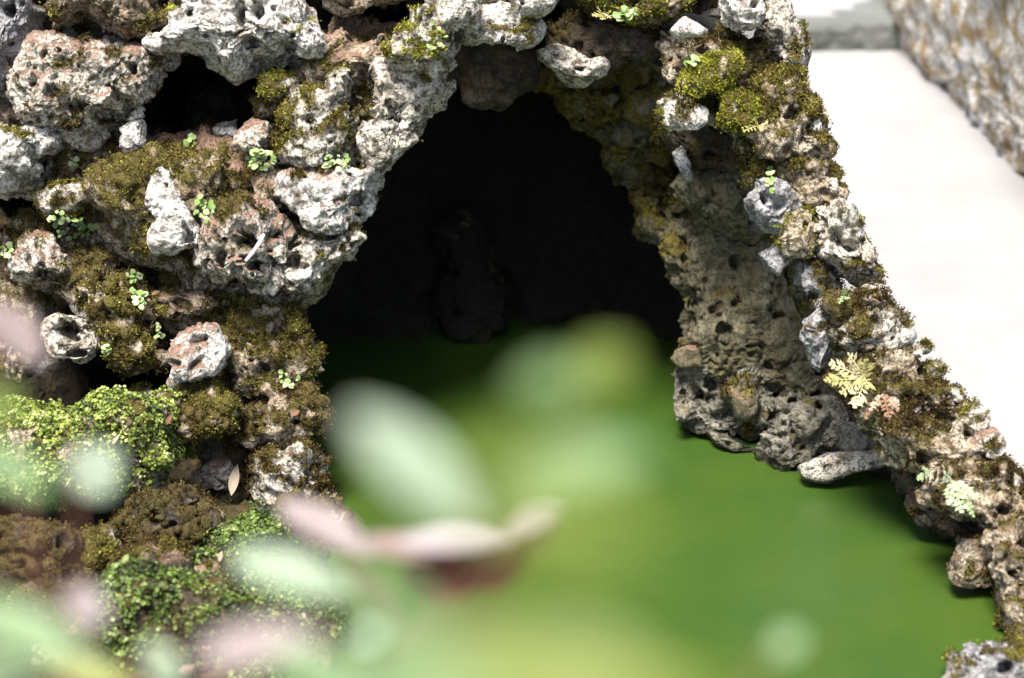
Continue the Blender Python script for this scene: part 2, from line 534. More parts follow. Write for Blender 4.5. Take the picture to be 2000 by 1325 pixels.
PZ = 0.10
soil_m = soil_mat()
sheet("ground", [(-120, -120), (120, -120), (120, 120), (-120, 120)], -0.30, soil_m)
sheet("pond_water", [(-3.5, 2.6), (1.25, 2.6), (1.05, 3.9), (0.80, 4.6), (0.62, 5.2), (0.62, 7.6), (-3.5, 7.6)], 0.0, water_mat())
sheet("near_bank", [(-4, -2.0), (1.45, -2.0), (1.45, 2.7), (-4, 2.7)], 0.098, soil_m, skirt=0.38)
rimpts = [(2080, 1010, 4.50), (1960, 900, 4.60), (1840, 760, 4.72), (1700, 640, 4.85), (1640, 520, 4.95)]
left = []
for (x, y, d) in rimpts:
    p = P(x, y, d)
    left.append((float(p[0]) + 0.07, float(p[1]) + 0.05))
left += [(0.64, 5.3), (0.64, 9.00)]
sheet("path", [(1.452, -2.0), (1.452, 3.0)] + [(left[0][0], 3.2)] + left + [(4.0, 9.00), (4.0, -2.0)], PZ, M['path'], skirt=0.03)

# step across the path: a grey riser slab, darkened for its weaker light, and the pale landing above it
def step():
    p0 = P(1500, 104, d_on(104, PZ)); p1 = P(1790, 92, d_on(92, PZ))
    x0, y0, x1, y1 = p0[0], p0[1], p1[0] + 0.35, p1[1]
    H = 0.098
    nx, nz, ny = 120, 16, 20
    # front face folded over a rounded nosing onto a tread
    prof = []
    for k in range(nz):
        prof.append((0.0, k / (nz - 1) * (H - 0.02)))
    for k in range(1, 8):
        t = k / 7 * math.pi / 2
        prof.append((0.02 - 0.02 * math.cos(t), H - 0.02 + 0.02 * math.sin(t)))
    for k in range(1, ny):
        prof.append((0.02 + k / (ny - 1) * 0.33, H))
    pr = np.array(prof)
    X = np.linspace(0, 1, nx)
    co = np.zeros((nx, len(pr), 3))
    co[:, :, 0] = (x0 + (x1 - x0) * X)[:, None]
    co[:, :, 1] = (y0 + (y1 - y0) * X)[:, None] + pr[None, :, 0]
    co[:, :, 2] = PZ - 0.03 + (pr[None, :, 1] + 0.03 * (pr[None, :, 1] / H)) * (0.80 + 0.35 * X[:, None])
    f = co.reshape(-1, 3)
    dn = 0.010 * vnoise(f, 9, 301) + 0.006 * vnoise(f, 28, 302) + 0.003 * vnoise(f, 80, 303)
    f[:, 1] += dn * (f[:, 2] < PZ + H - 0.004)
    f[:, 2] += 0.006 * vnoise(f, 14, 304) * sstep(0.0, H, f[:, 2] - PZ)
    ii = np.arange(nx * len(pr)).reshape(nx, len(pr))
    fa = np.stack([ii[:-1, :-1].ravel(), ii[1:, :-1].ravel(), ii[1:, 1:].ravel(), ii[:-1, 1:].ravel()], 1)
    org = np.array([x0, y0, PZ])
    root = thing("stone_step", "low grey stone step crossing the pale path beside the lichened boulder", "step", org)
    o = link("slab", mesh_np("slab", f, fa, org), M['step'], root)
    # pale landing beyond the nosing
    yb = min(y0, y1) + 0.10
    sheet("landing", [(x0 - 0.1, yb), (4.0, yb), (4.0, 14.0), (x0 - 0.1, 14.0)], PZ + H - 0.012, M['path'], skirt=0.12)
    return root
step()

# ------------------------------------------------------------------ boulder wall across the path
bd = thing("lichened_boulder", "large pale grey boulder streaked with ochre lichen across the pale path", "boulder", P(2000, 320, 6.59))
_bp = [(1752, -120), (1746, 0), (1752, 50), (1782, 104), (1850, 175), (1920, 246), (2010, 332), (2120, 440), (2200, 300), (2190, -60), (2050, -220)]
_bc = centroid(_bp)
rock(bd, _bp, d=7.42 - 0.0050 * (_bc[0] - 1780) + 0.0006 * (_bc[1] - 100), T=0.05, mat='boulder', sub=6, e=0.4, rough=0.8, pit=0.35, moss=0.12, soil=0.0,
     tilt=(-0.0050, 0.0006), name='rock', back=8.0)

rock(bd, [(1990, -200), (2080, -300), (2500, -280), (2640, 60), (2560, 330), (2200, 440), (2060, 330)], d=6.85, T=0.36, mat='boulder', sub=5, e=0.5, rough=1.0, pit=0.35, moss=0.12, name='rock', back=1.5)
SEED[0] -= 1
# ------------------------------------------------------------------ the grotto
grotto = thing("rock_grotto", "pale mossy tufa rockwork with arched cave mouth standing in the green pond", "grotto", P(640, 985, d_on(985, 0.0)))
bank = thing("rockwork_bank", "mossy rock edging sloping down between green pond and pale path", "rock edging", P(1880, 1120, d_on(1120, 0.0)))

# cave shell: flange hidden behind the front stones, then the tunnel running back
def cave_shell():
    # opening outline as seen in the photograph, widened so the stones cover its rim
    op = [(560, 1150), (540, 900), (550, 620), (640, 420), (730, 280), (830, 150), (930, 60), (1060, 50), (1220, 110), (1380, 250),
          (1450, 400), (1500, 560), (1530, 720), (1500, 860), (1470, 1000), (1440, 1150)]
    fl = [(250, 1150), (100, 900), (60, 600), (120, 330), (300, 60), (560, -120), (850, -260), (1080, -280), (1330, -200), (1430, 20),
          (1490, 240), (1540, 470), (1580, 700), (1570, 860), (1520, 1000), (1480, 1150)]
    rings = []
    def ring(pts, d):
        return P([p[0] for p in pts], [p[1] for p in pts], np.full(len(pts), d))
    rings.append(ring(fl, 5.80)); rings.append(ring(op, 5.22))
    cx, cy = 1010, 700
    for d, s in ((5.32, 0.97), (5.46, 0.93), (5.58, 0.88), (5.68, 0.80), (5.75, 0.66), (5.79, 0.45), (5.81, 0.22), (5.82, 0.02)):
        rings.append(ring([(cx + (x - cx) * s, cy + (y - cy) * s) for x, y in op], d))
    # refine both ways
    R = np.array(rings)
    def refine(A, n, axis):
        k = A.shape[axis]
        t = np.linspace(0, k - 1, n); i = np.minimum(t.astype(int), k - 2); f = t - i
        A0 = np.take(A, i, axis); A1 = np.take(A, i + 1, axis)
        sh = [1, 1, 1]; sh[axis] = n
        return A0 * (1 - f.reshape(sh)) + A1 * f.reshape(sh)
    R = refine(refine(R, 110, 0), 170, 1)
    nr, nc = R.shape[:2]
    f = R.reshape(-1, 3)
    q = f + 0.03 * np.stack([vnoise(f, 9, 401), vnoise(f, 9, 402), vnoise(f, 9, 403)], 1)
    dn = 0.05 * vnoise(q, 5, 404) + 0.035 * vnoise(q, 12, 405) + 0.02 * vnoise(q, 30, 406) + 0.008 * vnoise(q, 70, 407)
    c = P(cx, cy, 5.45)
    rad = f - c; rad /= np.linalg.norm(rad, axis=1)[:, None]
    f = f + rad * dn[:, None]
    ii = np.arange(nr * nc).reshape(nr, nc)
    fa = np.stack([ii[:-1, :-1].ravel(), ii[1:, :-1].ravel(), ii[1:, 1:].ravel(), ii[:-1, 1:].ravel()], 1)
    org = P(cx, cy, 5.45)
    z = np.zeros(len(f))
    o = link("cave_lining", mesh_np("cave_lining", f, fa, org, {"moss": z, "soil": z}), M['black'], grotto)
    o.location = org - np.array(grotto.location)
    o["label"] = "rock lining the back of the cave, coloured near black for its shade"
cave_shell()

G, B = grotto, bank
# mortar-like cores behind the front stones, coloured dark to deepen the gaps' shade
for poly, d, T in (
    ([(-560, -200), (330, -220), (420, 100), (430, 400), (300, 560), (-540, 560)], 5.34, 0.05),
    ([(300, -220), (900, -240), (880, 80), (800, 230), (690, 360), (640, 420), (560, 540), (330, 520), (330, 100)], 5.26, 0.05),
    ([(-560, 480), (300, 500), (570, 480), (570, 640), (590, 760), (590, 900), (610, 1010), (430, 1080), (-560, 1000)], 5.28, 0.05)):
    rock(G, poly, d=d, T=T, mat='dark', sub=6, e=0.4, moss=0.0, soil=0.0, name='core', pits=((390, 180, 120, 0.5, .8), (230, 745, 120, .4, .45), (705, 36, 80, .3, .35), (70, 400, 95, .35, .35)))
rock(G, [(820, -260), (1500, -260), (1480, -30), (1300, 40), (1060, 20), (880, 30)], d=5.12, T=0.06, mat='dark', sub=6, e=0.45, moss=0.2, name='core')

def rk(parent, poly, **kw):
    return rock(parent, poly, **kw)

# unseen cap stones added over the top to keep sunlight out of the crevices
for poly, d in (([(-300, -55), (-60, -70), (120, -62), (150, -190), (-280, -220)], 5.15), ([(90, -60), (340, -58), (560, -62), (600, -200), (120, -220)], 5.15),
                ([(540, -52), (760, -70), (900, -60), (940, -200), (560, -220)], 5.15), ([(860, -50), (1090, -52), (1250, -66), (1240, -220), (880, -220)], 5.15),
                ([(1180, -58), (1360, -62), (1500, -60), (1490, -200), (1200, -220)], 5.12)):
    rk(G, poly, d=d, T=0.36, mat='brown', sub=5, e=0.45, moss=0.3, soil=0.4, back=1.0)
# broad masses that fuse the single stones
rk(G, [(560, 180), (620, 96), (780, 66), (872, 140), (792, 270), (735, 338), (690, 416), (580, 424), (480, 350), (540, 270)], d=4.985, T=0.08, mat='pale', sub=6, e=0.5, moss=0.30, soil=0.5, tuft='olive', tufts=2500, pits=((702, 176, 30, .2, 1.55),))
rk(G, [(-40, 190), (60, 110), (140, 90), (290, 110), (276, 220), (240, 300), (90, 345), (-40, 370)], d=4.98, T=0.08, mat='pale', sub=6, e=0.5, moss=0.22, soil=0.4, tuft='olive', tufts=1500)
rk(G, [(170, 400), (240, 318), (340, 300), (480, 310), (560, 420), (540, 520), (380, 560), (230, 490)], d=4.975, T=0.09, mat='brown', sub=6, e=0.5, moss=0.42, soil=0.6, tuft='olive', tufts=3500)
rk(G, [(330, 560), (420, 540), (560, 430), (700, 440), (640, 530), (590, 600), (560, 690), (440, 690), (320, 640)], d=4.99, T=0.08, mat='brown', sub=6, e=0.5, moss=0.40, soil=0.4, tuft='brown', tufts=2500)
# ---- upper left
rk(G, [(-60, -60), (70, -40), (98, 25), (60, 80), (38, 130), (8, 185), (-60, 200)], d=4.90, T=0.10, mat='blue', moss=0.10, tuft='olive', tufts=500)
rk(G, [(92, -60), (250, -80), (350, -40), (352, 40), (318, 70), (262, 74), (205, 58), (165, 44), (100, 48)], d=4.90, T=0.12, mat='brown', moss=0.38, tuft='olive', tufts=2500)
rk(G, [(338, -30), (430, -60), (560, -40), (606, 10), (628, 52), (622, 96), (598, 118), (562, 104), (540, 122), (505, 118), (486, 146), (456, 160), (418, 142), (402, 116), (352, 96), (296, 108), (290, 86), (330, 56)],
   d=4.87, T=0.15, mat='white', sub=7, rough=0.9, moss=0.13, soil=0.15, tuft='lime', tufts=1800, pits=((506, 22, 12, .05), (368, 24, 9, .04), (340, 10, 9, .04), (566, 88, 11, .05), (498, 82, 10, .05)), label="cream white tufa block with pits and drip-like lower edge")
rk(G, [(285, 88), (340, 84), (400, 100), (410, 120), (380, 118), (330, 110), (300, 108)], d=4.93, T=0.06, mat='brown', moss=0.55, sub=5, tuft='olive', tufts=600)
rk(G, [(640, -60), (780, -70), (810, -5), (780, 20), (700, 26), (640, 14)], d=4.92, T=0.10, mat='brown', moss=0.3, sub=5, tuft='olive', tufts=500)
rk(G, [(88, 66), (150, 72), (230, 84), (300, 106), (306, 138), (292, 176), (274, 206), (262, 232), (226, 236), (204, 250), (190, 282), (160, 286), (128, 276), (84, 262), (30, 250), (18, 190), (44, 128)],
   d=4.90, T=0.15, mat='pale', sub=7, moss=0.18, soil=0.40, tuft='brown', tufts=2500, pits=((257, 132, 12, .06), (232, 212, 26, .05), (190, 225, 16, .04), (100, 180, 14, .03)), label="big pale boulder with reddish brown top left of the black hole")
rk(G, [(-50, 190), (30, 240), (108, 262), (116, 280), (60, 306), (84, 330), (74, 352), (0, 372), (-60, 360)], d=4.86, T=0.11, mat='white', moss=0.05, tuft='olive', tufts=400)
rk(G, [(228, 246), (262, 232), (280, 234), (288, 256), (280, 288), (258, 305), (234, 292)], d=4.86, T=0.05, mat='white', sub=5, e=0.7, moss=0.0, label="tongue-shaped white stone hanging under the big pale boulder")
rk(G, [(118, 270), (200, 280), (250, 300), (215, 350), (150, 372), (90, 340)], d=4.96, T=0.08, mat='brown', moss=0.45, tuft='brown', tufts=1800)
# in and around the black hole
rk(G, [(372, 172), (430, 150), (490, 165), (505, 225), (468, 272), (392, 268), (352, 240)], d=5.50, T=0.10, mat='dark', moss=0.3, label="dim rock deep inside the black hole")  # dimness of the hole comes partly from the darkened stone colour
rk(G, [(276, 300), (330, 270), (400, 262), (470, 272), (500, 300), (520, 345), (450, 372), (340, 340), (282, 326)], d=5.02, T=0.13, mat='brown', soil=0.85, moss=0.10, sub=6, tuft='brown', tufts=600)
rk(G, [(508, 160), (545, 148), (582, 158), (582, 186), (556, 198), (516, 192)], d=4.88, T=0.06, mat='pale', sub=5, moss=0.35, tuft='lime', tufts=600)
rk(G, [(500, 196), (560, 194), (586, 214), (560, 240), (508, 236)], d=4.95, T=0.06, mat='brown', sub=5, moss=0.5, tuft='olive', tufts=700)
rk(G, [(454, 288), (472, 256), (492, 234), (528, 240), (538, 272), (518, 304), (478, 310)], d=4.86, T=0.06, mat='pale', sub=5, moss=0.05, soil=0.5, label="angular pale stone on the soil shelf below the black hole")
# ---- middle mass towards the arch
rk(G, [(618, 92), (660, 40), (780, 56), (792, 120), (756, 150), (716, 142), (676, 150), (640, 170), (596, 190), (570, 160)], d=4.94, T=0.10, mat='brown', sub=6, moss=0.16, soil=0.45, tuft='olive', tufts=1200)
rk(G, [(556, 210), (600, 176), (664, 150), (690, 150), (684, 200), (712, 214), (700, 270), (690, 320), (640, 350), (580, 345), (548, 300)],
   d=4.90, T=0.11, mat='pale', sub=6, moss=0.55, tuft='olive', tufts=7000, pits=((702, 176, 28, .16, 1.55),), size=1.1)
rk(G, [(720, 128), (770, 110), (830, 120), (880, 160), (862, 196), (820, 222), (790, 282), (748, 330), (700, 352), (690, 300), (706, 228), (728, 200), (722, 160)],
   d=4.91, T=0.09, mat='pale', sub=6, moss=0.16, tuft='olive', tufts=1500, pits=((702, 176, 28, .16, 1.55),))
rk(G, [(768, 70), (800, 8), (870, -30), (910, 0), (916, 34), (884, 66), (894, 118), (884, 150), (846, 162), (800, 138), (766, 120)],
   d=4.83, T=0.10, mat='pale', sub=6, moss=0.30, tuft='lime', tufts=2200, label="rounded pale shoulder stone with lime moss left of the arch crown")
rk(G, [(560, 352), (640, 328), (710, 334), (740, 326), (722, 388), (694, 428), (656, 446), (606, 436), (566, 400)], d=4.88, T=0.09, mat='white', sub=6, moss=0.08, soil=0.3, tuft='olive', tufts=500, label="white tufa lump jutting into the cave mouth")
rk(G, [(470, 330), (540, 300), (580, 340), (575, 410), (540, 430), (480, 400), (452, 362)], d=4.93, T=0.09, mat='brown', moss=0.25, soil=0.55, tuft='brown', tufts=1200)
rk(G, [(556, 448), (620, 440), (696, 436), (718, 466), (696, 508), (642, 546), (604, 570), (572, 560), (552, 510)], d=4.90, T=0.08, mat='pale', sub=6, moss=0.10, tuft='olive', tufts=500, pits=((573, 512, 16, .06),))
# ---- skull-like stone with its hole
rk(G, [(362, 520), (384, 470), (420, 428), (478, 402), (528, 412), (558, 458), (552, 512), (532, 558), (508, 566), (462, 540), (404, 552)],
   d=4.84, T=0.11, mat='pale', sub=7, moss=0.16, soil=0.55, tuft='brown', tufts=1200, pits=((480, 472, 19, .10), (428, 502, 11, .05, 1.5), (388, 527, 8, .05), (492, 520, 16, .05, .6), (528, 508, 9, .04)), label="rounded pale stone with one round black hole like an eye socket")
# ---- centre: mossy rock with the white strip
rk(G, [(192, 402), (214, 352), (262, 318), (330, 306), (404, 316), (456, 366), (462, 396), (410, 430), (378, 476), (320, 492), (256, 476), (208, 448)],
   d=4.88, T=0.12, mat='brown', sub=6, moss=0.60, tuft='olive', tufts=7000)
rk(G, [(280, 338), (304, 318), (342, 322), (362, 372), (372, 408), (396, 438), (392, 484), (344, 496), (300, 488), (312, 430), (290, 392)], d=4.79, T=0.05, mat='white', sub=6, moss=0.0, e=0.5, rough=0.65, pits=((368, 466, 12, .04),), label="narrow upright white stone set in the middle of the mossy rock")
rk(G, [(68, 386), (104, 362), (176, 366), (190, 388), (160, 408), (96, 412)], d=4.88, T=0.07, mat='pale', sub=5, moss=0.45, tuft='olive', tufts=1400)
# ---- left, lower
rk(G, [(20, 470), (60, 418), (120, 424), (182, 448), (226, 500), (240, 560), (160, 590), (60, 580), (18, 540)], d=4.96, T=0.09, mat='brown', moss=0.5, tuft='brown', tufts=3500)
rk(G, [(20, 506), (44, 468), (98, 460), (140, 496), (148, 540), (104, 552), (60, 566), (26, 546)], d=4.87, T=0.07, mat='pale', sub=6, moss=0.12, soil=0.4, tuft='olive', tufts=500, pits=((92, 540, 30, .08, .55),), label="layered pale stone above the dark mossy slope at the left")
rk(G, [(150, 560), (190, 520), (250, 540), (292, 600), (324, 690), (318, 728), (260, 736), (206, 700), (176, 640)], d=4.90, T=0.10, mat='brown', moss=0.72, tuft='olive', tufts=6500)
rk(G, [(84, 640), (118, 612), (180, 620), (212, 648), (200, 676), (160, 704), (116, 698)], d=4.89, T=0.06, mat='pale', sub=6, moss=0.1, pits=((130, 646, 26, .08, .7), (150, 690, 22, .05, .4)))
rk(G, [(-60, 560), (40, 560), (100, 600), (90, 680), (40, 740), (-60, 760)], d=4.96, T=0.10, mat='brown', moss=0.4, tuft='olive', tufts=2000)
rk(G, [(286, 580), (340, 548), (410, 552), (466, 592), (456, 612), (400, 632), (340, 640), (300, 630)], d=4.92, T=0.08, mat='brown', moss=0.32, soil=0.4, tuft='olive', tufts=1500)
rk(G, [(326, 660), (346, 640), (424, 638), (440, 686), (424, 718), (384, 744), (340, 746), (330, 708)], d=4.83, T=0.075, mat='white', sub=6, e=0.5, moss=0.0, soil=0.55, label="squared pale block with ledged underside near the cave's left pier")
# ---- left pier beside the cave mouth
rk(G, [(444, 604), (500, 584), (580, 586), (602, 612), (600, 652), (560, 690), (480, 700), (446, 660)], d=4.94, T=0.07, mat='brown', moss=0.5, tuft='olive', tufts=3200)
rk(G, [(440, 690), (510, 676), (590, 664), (632, 690), (622, 738), (590, 772), (500, 790), (452, 770)], d=4.92, T=0.08, mat='brown', sub=6, moss=0.50, soil=0.3, tuft='olive', tufts=3500)
rk(G, [(452, 784), (520, 766), (596, 760), (616, 790), (626, 830), (616, 872), (560, 900), (490, 890), (452, 840)], d=4.92, T=0.08, mat='brown', sub=6, moss=0.50, tuft='brown', tufts=3500)
rk(G, [(480, 890), (540, 876), (612, 868), (622, 910), (656, 972), (640, 1004), (560, 1030), (500, 1000)], d=4.90, T=0.08, mat='pale', sub=6, moss=0.38, tuft='brown', tufts=3000)
rk(G, [(556, 990), (640, 984), (672, 1010), (690, 1060), (640, 1100), (570, 1070)], d=4.84, T=0.06, mat='brown', sub=5, moss=0.4, tuft='brown', tufts=1200)
rk(G, [(336, 800), (362, 766), (420, 752), (462, 776), (466, 826), (420, 862), (352, 856)], d=4.84, T=0.08, mat='brown', sub=6, moss=0.8, tuft='olive', tufts=4000)
rk(G, [(400, 858), (470, 848), (500, 900), (520, 980), (470, 1010), (420, 960)], d=4.97, T=0.06, mat='dark', sub=5, moss=0.45, tuft='brown', tufts=1500)

# ---- arch crown
rk(G, [(884, 66), (918, 24), (960, 12), (1030, 26), (1066, 64), (1042, 96), (1010, 112), (972, 94), (930, 78)], d=4.90, T=0.07, mat='white', sub=6, moss=0.12, tuft='olive', tufts=500, label="whitish stone forming the crown of the arch")
rk(G, [(994, -20), (1050, -34), (1092, -8), (1082, 18), (1054, 34), (1016, 28)], d=4.84, T=0.05, mat='white', sub=5, moss=0.0, rough=0.7)
rk(G, [(900, -40), (990, -60), (1000, 0), (980, 20), (920, 20)], d=4.92, T=0.06, mat='pale', sub=5, moss=0.2)
rk(G, [(1048, 104), (1084, 86), (1134, 108), (1186, 128), (1168, 148), (1140, 156), (1100, 146), (1066, 126)], d=4.96, T=0.05, mat='pale', sub=5, moss=0.05)
rk(G, [(1060, 50), (1130, 30), (1200, 40), (1240, 90), (1200, 130), (1130, 112), (1076, 92)], d=5.02, T=0.06, mat='dark', sub=5, moss=0.35, tuft='brown', tufts=700)
rk(G, [(872, 96), (930, 80), (1010, 90), (1066, 100), (1050, 160), (1004, 190), (985, 206), (940, 216), (905, 206), (880, 172)], d=5.20, T=0.05, mat='dark', sub=5, e=0.8, moss=0.1, pit=0.3, rough=0.6, label="dim brown lobe hanging from the cave roof")  # stone colour darkened to put the roof lobe in shade
# ceiling and inner right wall (olive, dimmed in colour for the overhang's shade, a little out of focus)
inner = [
    ([(1025, 105), (1130, 105), (1290, 150), (1285, 235), (1180, 245), (1100, 218), (1040, 182)], 5.26, 0.08, 6),
    ([(1085, 175), (1180, 185), (1200, 265), (1150, 268), (1100, 230)], 5.34, 0.06, 5),
    ([(1165, 210), (1250, 200), (1330, 250), (1310, 330), (1220, 340), (1180, 290)], 5.32, 0.09, 6),
    ([(1176, 300), (1250, 290), (1320, 320), (1320, 400), (1240, 400), (1190, 370)], 5.38, 0.08, 6),
    ([(1238, 380), (1330, 360), (1420, 400), (1420, 500), (1320, 510), (1260, 460)], 5.34, 0.09, 6),
    ([(1290, 480), (1400, 460), (1500, 480), (1520, 600), (1420, 640), (1330, 610)], 5.28, 0.08, 6),
    ([(1320, 580), (1420, 560), (1540, 560), (1590, 660), (1560, 740), (1440, 740), (1350, 700)], 5.24, 0.08, 6),
    ([(1300, 440), (1400, 420), (1520, 440), (1600, 560), (1620, 700), (1560, 770), (1430, 760), (1340, 700), (1325, 580)], 5.235, 0.07, 7),
    ([(1240, 200), (1320, 180), (1420, 230), (1440, 330), (1340, 340), (1260, 280)], 5.16, 0.06, 6),
    ([(1320, 300), (1440, 300), (1490, 400), (1480, 480), (1380, 440), (1320, 380)], 5.14, 0.06, 6),
]
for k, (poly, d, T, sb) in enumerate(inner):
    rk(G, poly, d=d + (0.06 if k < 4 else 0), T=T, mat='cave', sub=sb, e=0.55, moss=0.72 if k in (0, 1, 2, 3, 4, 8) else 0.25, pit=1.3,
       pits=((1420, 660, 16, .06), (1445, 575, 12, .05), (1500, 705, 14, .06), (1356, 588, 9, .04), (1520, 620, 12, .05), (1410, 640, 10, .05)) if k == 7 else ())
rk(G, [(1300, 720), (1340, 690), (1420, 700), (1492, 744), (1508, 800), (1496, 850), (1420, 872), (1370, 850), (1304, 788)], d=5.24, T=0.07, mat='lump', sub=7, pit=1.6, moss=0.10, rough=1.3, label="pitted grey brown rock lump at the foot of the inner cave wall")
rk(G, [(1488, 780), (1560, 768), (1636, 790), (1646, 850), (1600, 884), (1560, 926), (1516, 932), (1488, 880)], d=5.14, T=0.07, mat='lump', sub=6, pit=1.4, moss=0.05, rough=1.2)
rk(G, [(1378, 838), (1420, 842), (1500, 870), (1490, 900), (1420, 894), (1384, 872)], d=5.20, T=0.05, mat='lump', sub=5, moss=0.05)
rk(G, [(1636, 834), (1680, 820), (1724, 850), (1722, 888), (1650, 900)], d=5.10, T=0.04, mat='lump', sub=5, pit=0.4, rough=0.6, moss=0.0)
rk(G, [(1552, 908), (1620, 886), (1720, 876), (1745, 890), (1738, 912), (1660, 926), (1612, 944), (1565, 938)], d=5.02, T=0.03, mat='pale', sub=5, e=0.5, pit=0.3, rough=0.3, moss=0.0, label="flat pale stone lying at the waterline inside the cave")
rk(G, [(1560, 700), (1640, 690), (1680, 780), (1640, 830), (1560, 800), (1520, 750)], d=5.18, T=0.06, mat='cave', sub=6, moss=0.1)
rk(G, [(830, 420), (900, 400), (960, 480), (1010, 560), (1000, 640), (930, 690), (870, 660), (850, 560)], d=5.74, T=0.06, mat='black', sub=6, moss=0.0, label="faint rock at the back of the dark cave")  # near-black colour stands in for the shade at the back

# ---- arch right shoulder: mossy stones
rk(B, [(1110, -40), (1240, -70), (1360, -60), (1366, -4), (1320, 40), (1240, 56), (1170, 44), (1120, 10)], d=4.92, T=0.09, mat='brown', sub=6, moss=0.75, tuft='lime', tufts=5000)
rk(B, [(1180, 60), (1240, 44), (1300, 60), (1310, 110), (1260, 140), (1196, 110)], d=5.00, T=0.07, mat='dark', sub=5, moss=0.4, tuft='brown', tufts=1200)
rk(B, [(1308, 62), (1336, 36), (1362, 46), (1382, 62), (1368, 74), (1322, 74)], d=4.82, T=0.03, mat='white', sub=5, rough=0.6, moss=0.0, label="small bright white stone on the arch's right shoulder")
rk(B, [(1396, -40), (1480, -50), (1492, 30), (1482, 60), (1440, 70), (1410, 40)], d=4.84, T=0.07, mat='white', sub=6, moss=0.02, label="bright white stone at the top of the right shoulder")
rk(B, [(1470, -50), (1530, -50), (1540, 30), (1566, 96), (1566, 160), (1530, 150), (1490, 90)], d=4.92, T=0.08, mat='pale', sub=6, moss=0.3, tuft='olive', tufts=1800)
rk(B, [(1280, 80), (1340, 66), (1420, 70), (1500, 90), (1510, 150), (1440, 190), (1340, 190), (1286, 150)], d=4.96, T=0.08, mat='brown', sub=6, moss=0.55, soil=0.4, tuft='brown', tufts=4500)
rk(B, [(1330, 166), (1346, 134), (1390, 110), (1440, 112), (1436, 138), (1400, 166), (1358, 186)], d=4.84, T=0.05, mat='brown', sub=5, moss=1.0, tuft='lime', tufts=4500, rough=0.4, label="plump lime green moss cushion on the right shoulder")
rk(B, [(1278, 204), (1316, 178), (1360, 186), (1380, 214), (1376, 246), (1336, 252), (1306, 256)], d=4.86, T=0.06, mat='white', sub=6, moss=0.32, tuft='olive', tufts=1500, label="white ledge stone with moss on top hanging inside the right shoulder")
rk(B, [(1406, 206), (1430, 178), (1462, 186), (1474, 220), (1456, 250), (1420, 246)], d=4.86, T=0.05, mat='brown', sub=5, moss=0.9, tuft='lime', tufts=2500)
rk(B, [(1300, 190), (1400, 190), (1440, 260), (1440, 340), (1360, 340), (1300, 270)], d=5.04, T=0.05, mat='dark', sub=5, moss=0.3, tuft='brown', tufts=800)
rk(B, [(1470, 180), (1510, 130), (1556, 140), (1574, 196), (1600, 256), (1608, 300), (1560, 330), (1500, 320), (1462, 260)], d=4.90, T=0.09, mat='brown', sub=6, moss=0.62, tuft='olive', tufts=7000)
rk(B, [(1430, 280), (1490, 280), (1560, 320), (1622, 316), (1640, 372), (1600, 410), (1540, 400), (1460, 360)], d=4.92, T=0.08, mat='brown', sub=6, moss=0.56, tuft='olive', tufts=5500)
rk(B, [(1312, 300), (1330, 280), (1346, 320), (1350, 352), (1330, 356)], d=5.02, T=0.04, mat='blue', sub=5, moss=0.1)
rk(B, [(1456, 392), (1476, 344), (1510, 336), (1560, 390), (1556, 424), (1530, 456), (1492, 446)], d=4.86, T=0.06, mat='blue', sub=6, moss=0.12, tuft='olive', tufts=500, label="grey stone tinted bluish for shade on the inner edge of the right shoulder")
rk(B, [(1510, 420), (1560, 400), (1590, 440), (1580, 500), (1530, 500)], d=4.88, T=0.06, mat='brown', sub=5, moss=0.6, tuft='lime', tufts=1800)
rk(B, [(1484, 496), (1520, 470), (1560, 484), (1552, 508), (1520, 540), (1500, 528)], d=4.90, T=0.04, mat='blue', sub=5, moss=0.1)
rk(B, [(1570, 400), (1620, 380), (1664, 408), (1690, 460), (1714, 516), (1716, 550), (1660, 560), (1600, 500)], d=4.88, T=0.08, mat='pale', sub=6, moss=0.30, tuft='olive', tufts=3000)
rk(B, [(1550, 500), (1610, 490), (1640, 540), (1630, 600), (1580, 600), (1550, 560)], d=4.92, T=0.06, mat='blue', sub=5, moss=0.35, tuft='brown', tufts=1000)
rk(B, [(1572, 660), (1584, 600), (1602, 570), (1620, 590), (1630, 650), (1618, 706), (1600, 738), (1582, 716)], d=4.85, T=0.05, mat='blue', sub=6, moss=0.0, e=0.7, label="pointed grey slab hanging over the inner cave wall")
rk(B, [(1614, 590), (1660, 552), (1720, 548), (1742, 590), (1784, 660), (1760, 700), (1690, 720), (1630, 690)], d=4.84, T=0.09, mat='pale', sub=6, moss=0.48, tuft='brown', tufts=5500)
rk(B, [(1640, 720), (1700, 690), (1780, 670), (1830, 716), (1880, 766), (1880, 800), (1800, 830), (1710, 830), (1650, 780)], d=4.78, T=0.09, mat='brown', sub=6, moss=0.55, tuft='brown', tufts=7000)
rk(B, [(1690, 830), (1760, 800), (1880, 780), (1916, 810), (1956, 880), (1930, 920), (1840, 930), (1760, 930), (1716, 880)], d=4.72, T=0.09, mat='brown', sub=6, moss=0.42, tuft='brown', tufts=6000)
rk(B, [(1660, 690), (1700, 760), (1720, 850), (1690, 850), (1650, 780)], d=4.96, T=0.05, mat='dark', sub=5, moss=0.3)
rk(B, [(1792, 944), (1830, 912), (1900, 896), (1960, 890), (2010, 950), (2060, 1010), (2010, 1060), (1930, 1060), (1870, 1020), (1806, 994)], d=4.60, T=0.08, mat='brown', sub=6, moss=0.42, tuft='brown', tufts=6000)
rk(B, [(1846, 1108), (1866, 1040), (1920, 1040), (1966, 1080), (1960, 1112), (1920, 1136), (1866, 1136)], d=4.62, T=0.06, mat='brown', sub=6, moss=0.3, soil=0.3, tuft='brown', tufts=1200)
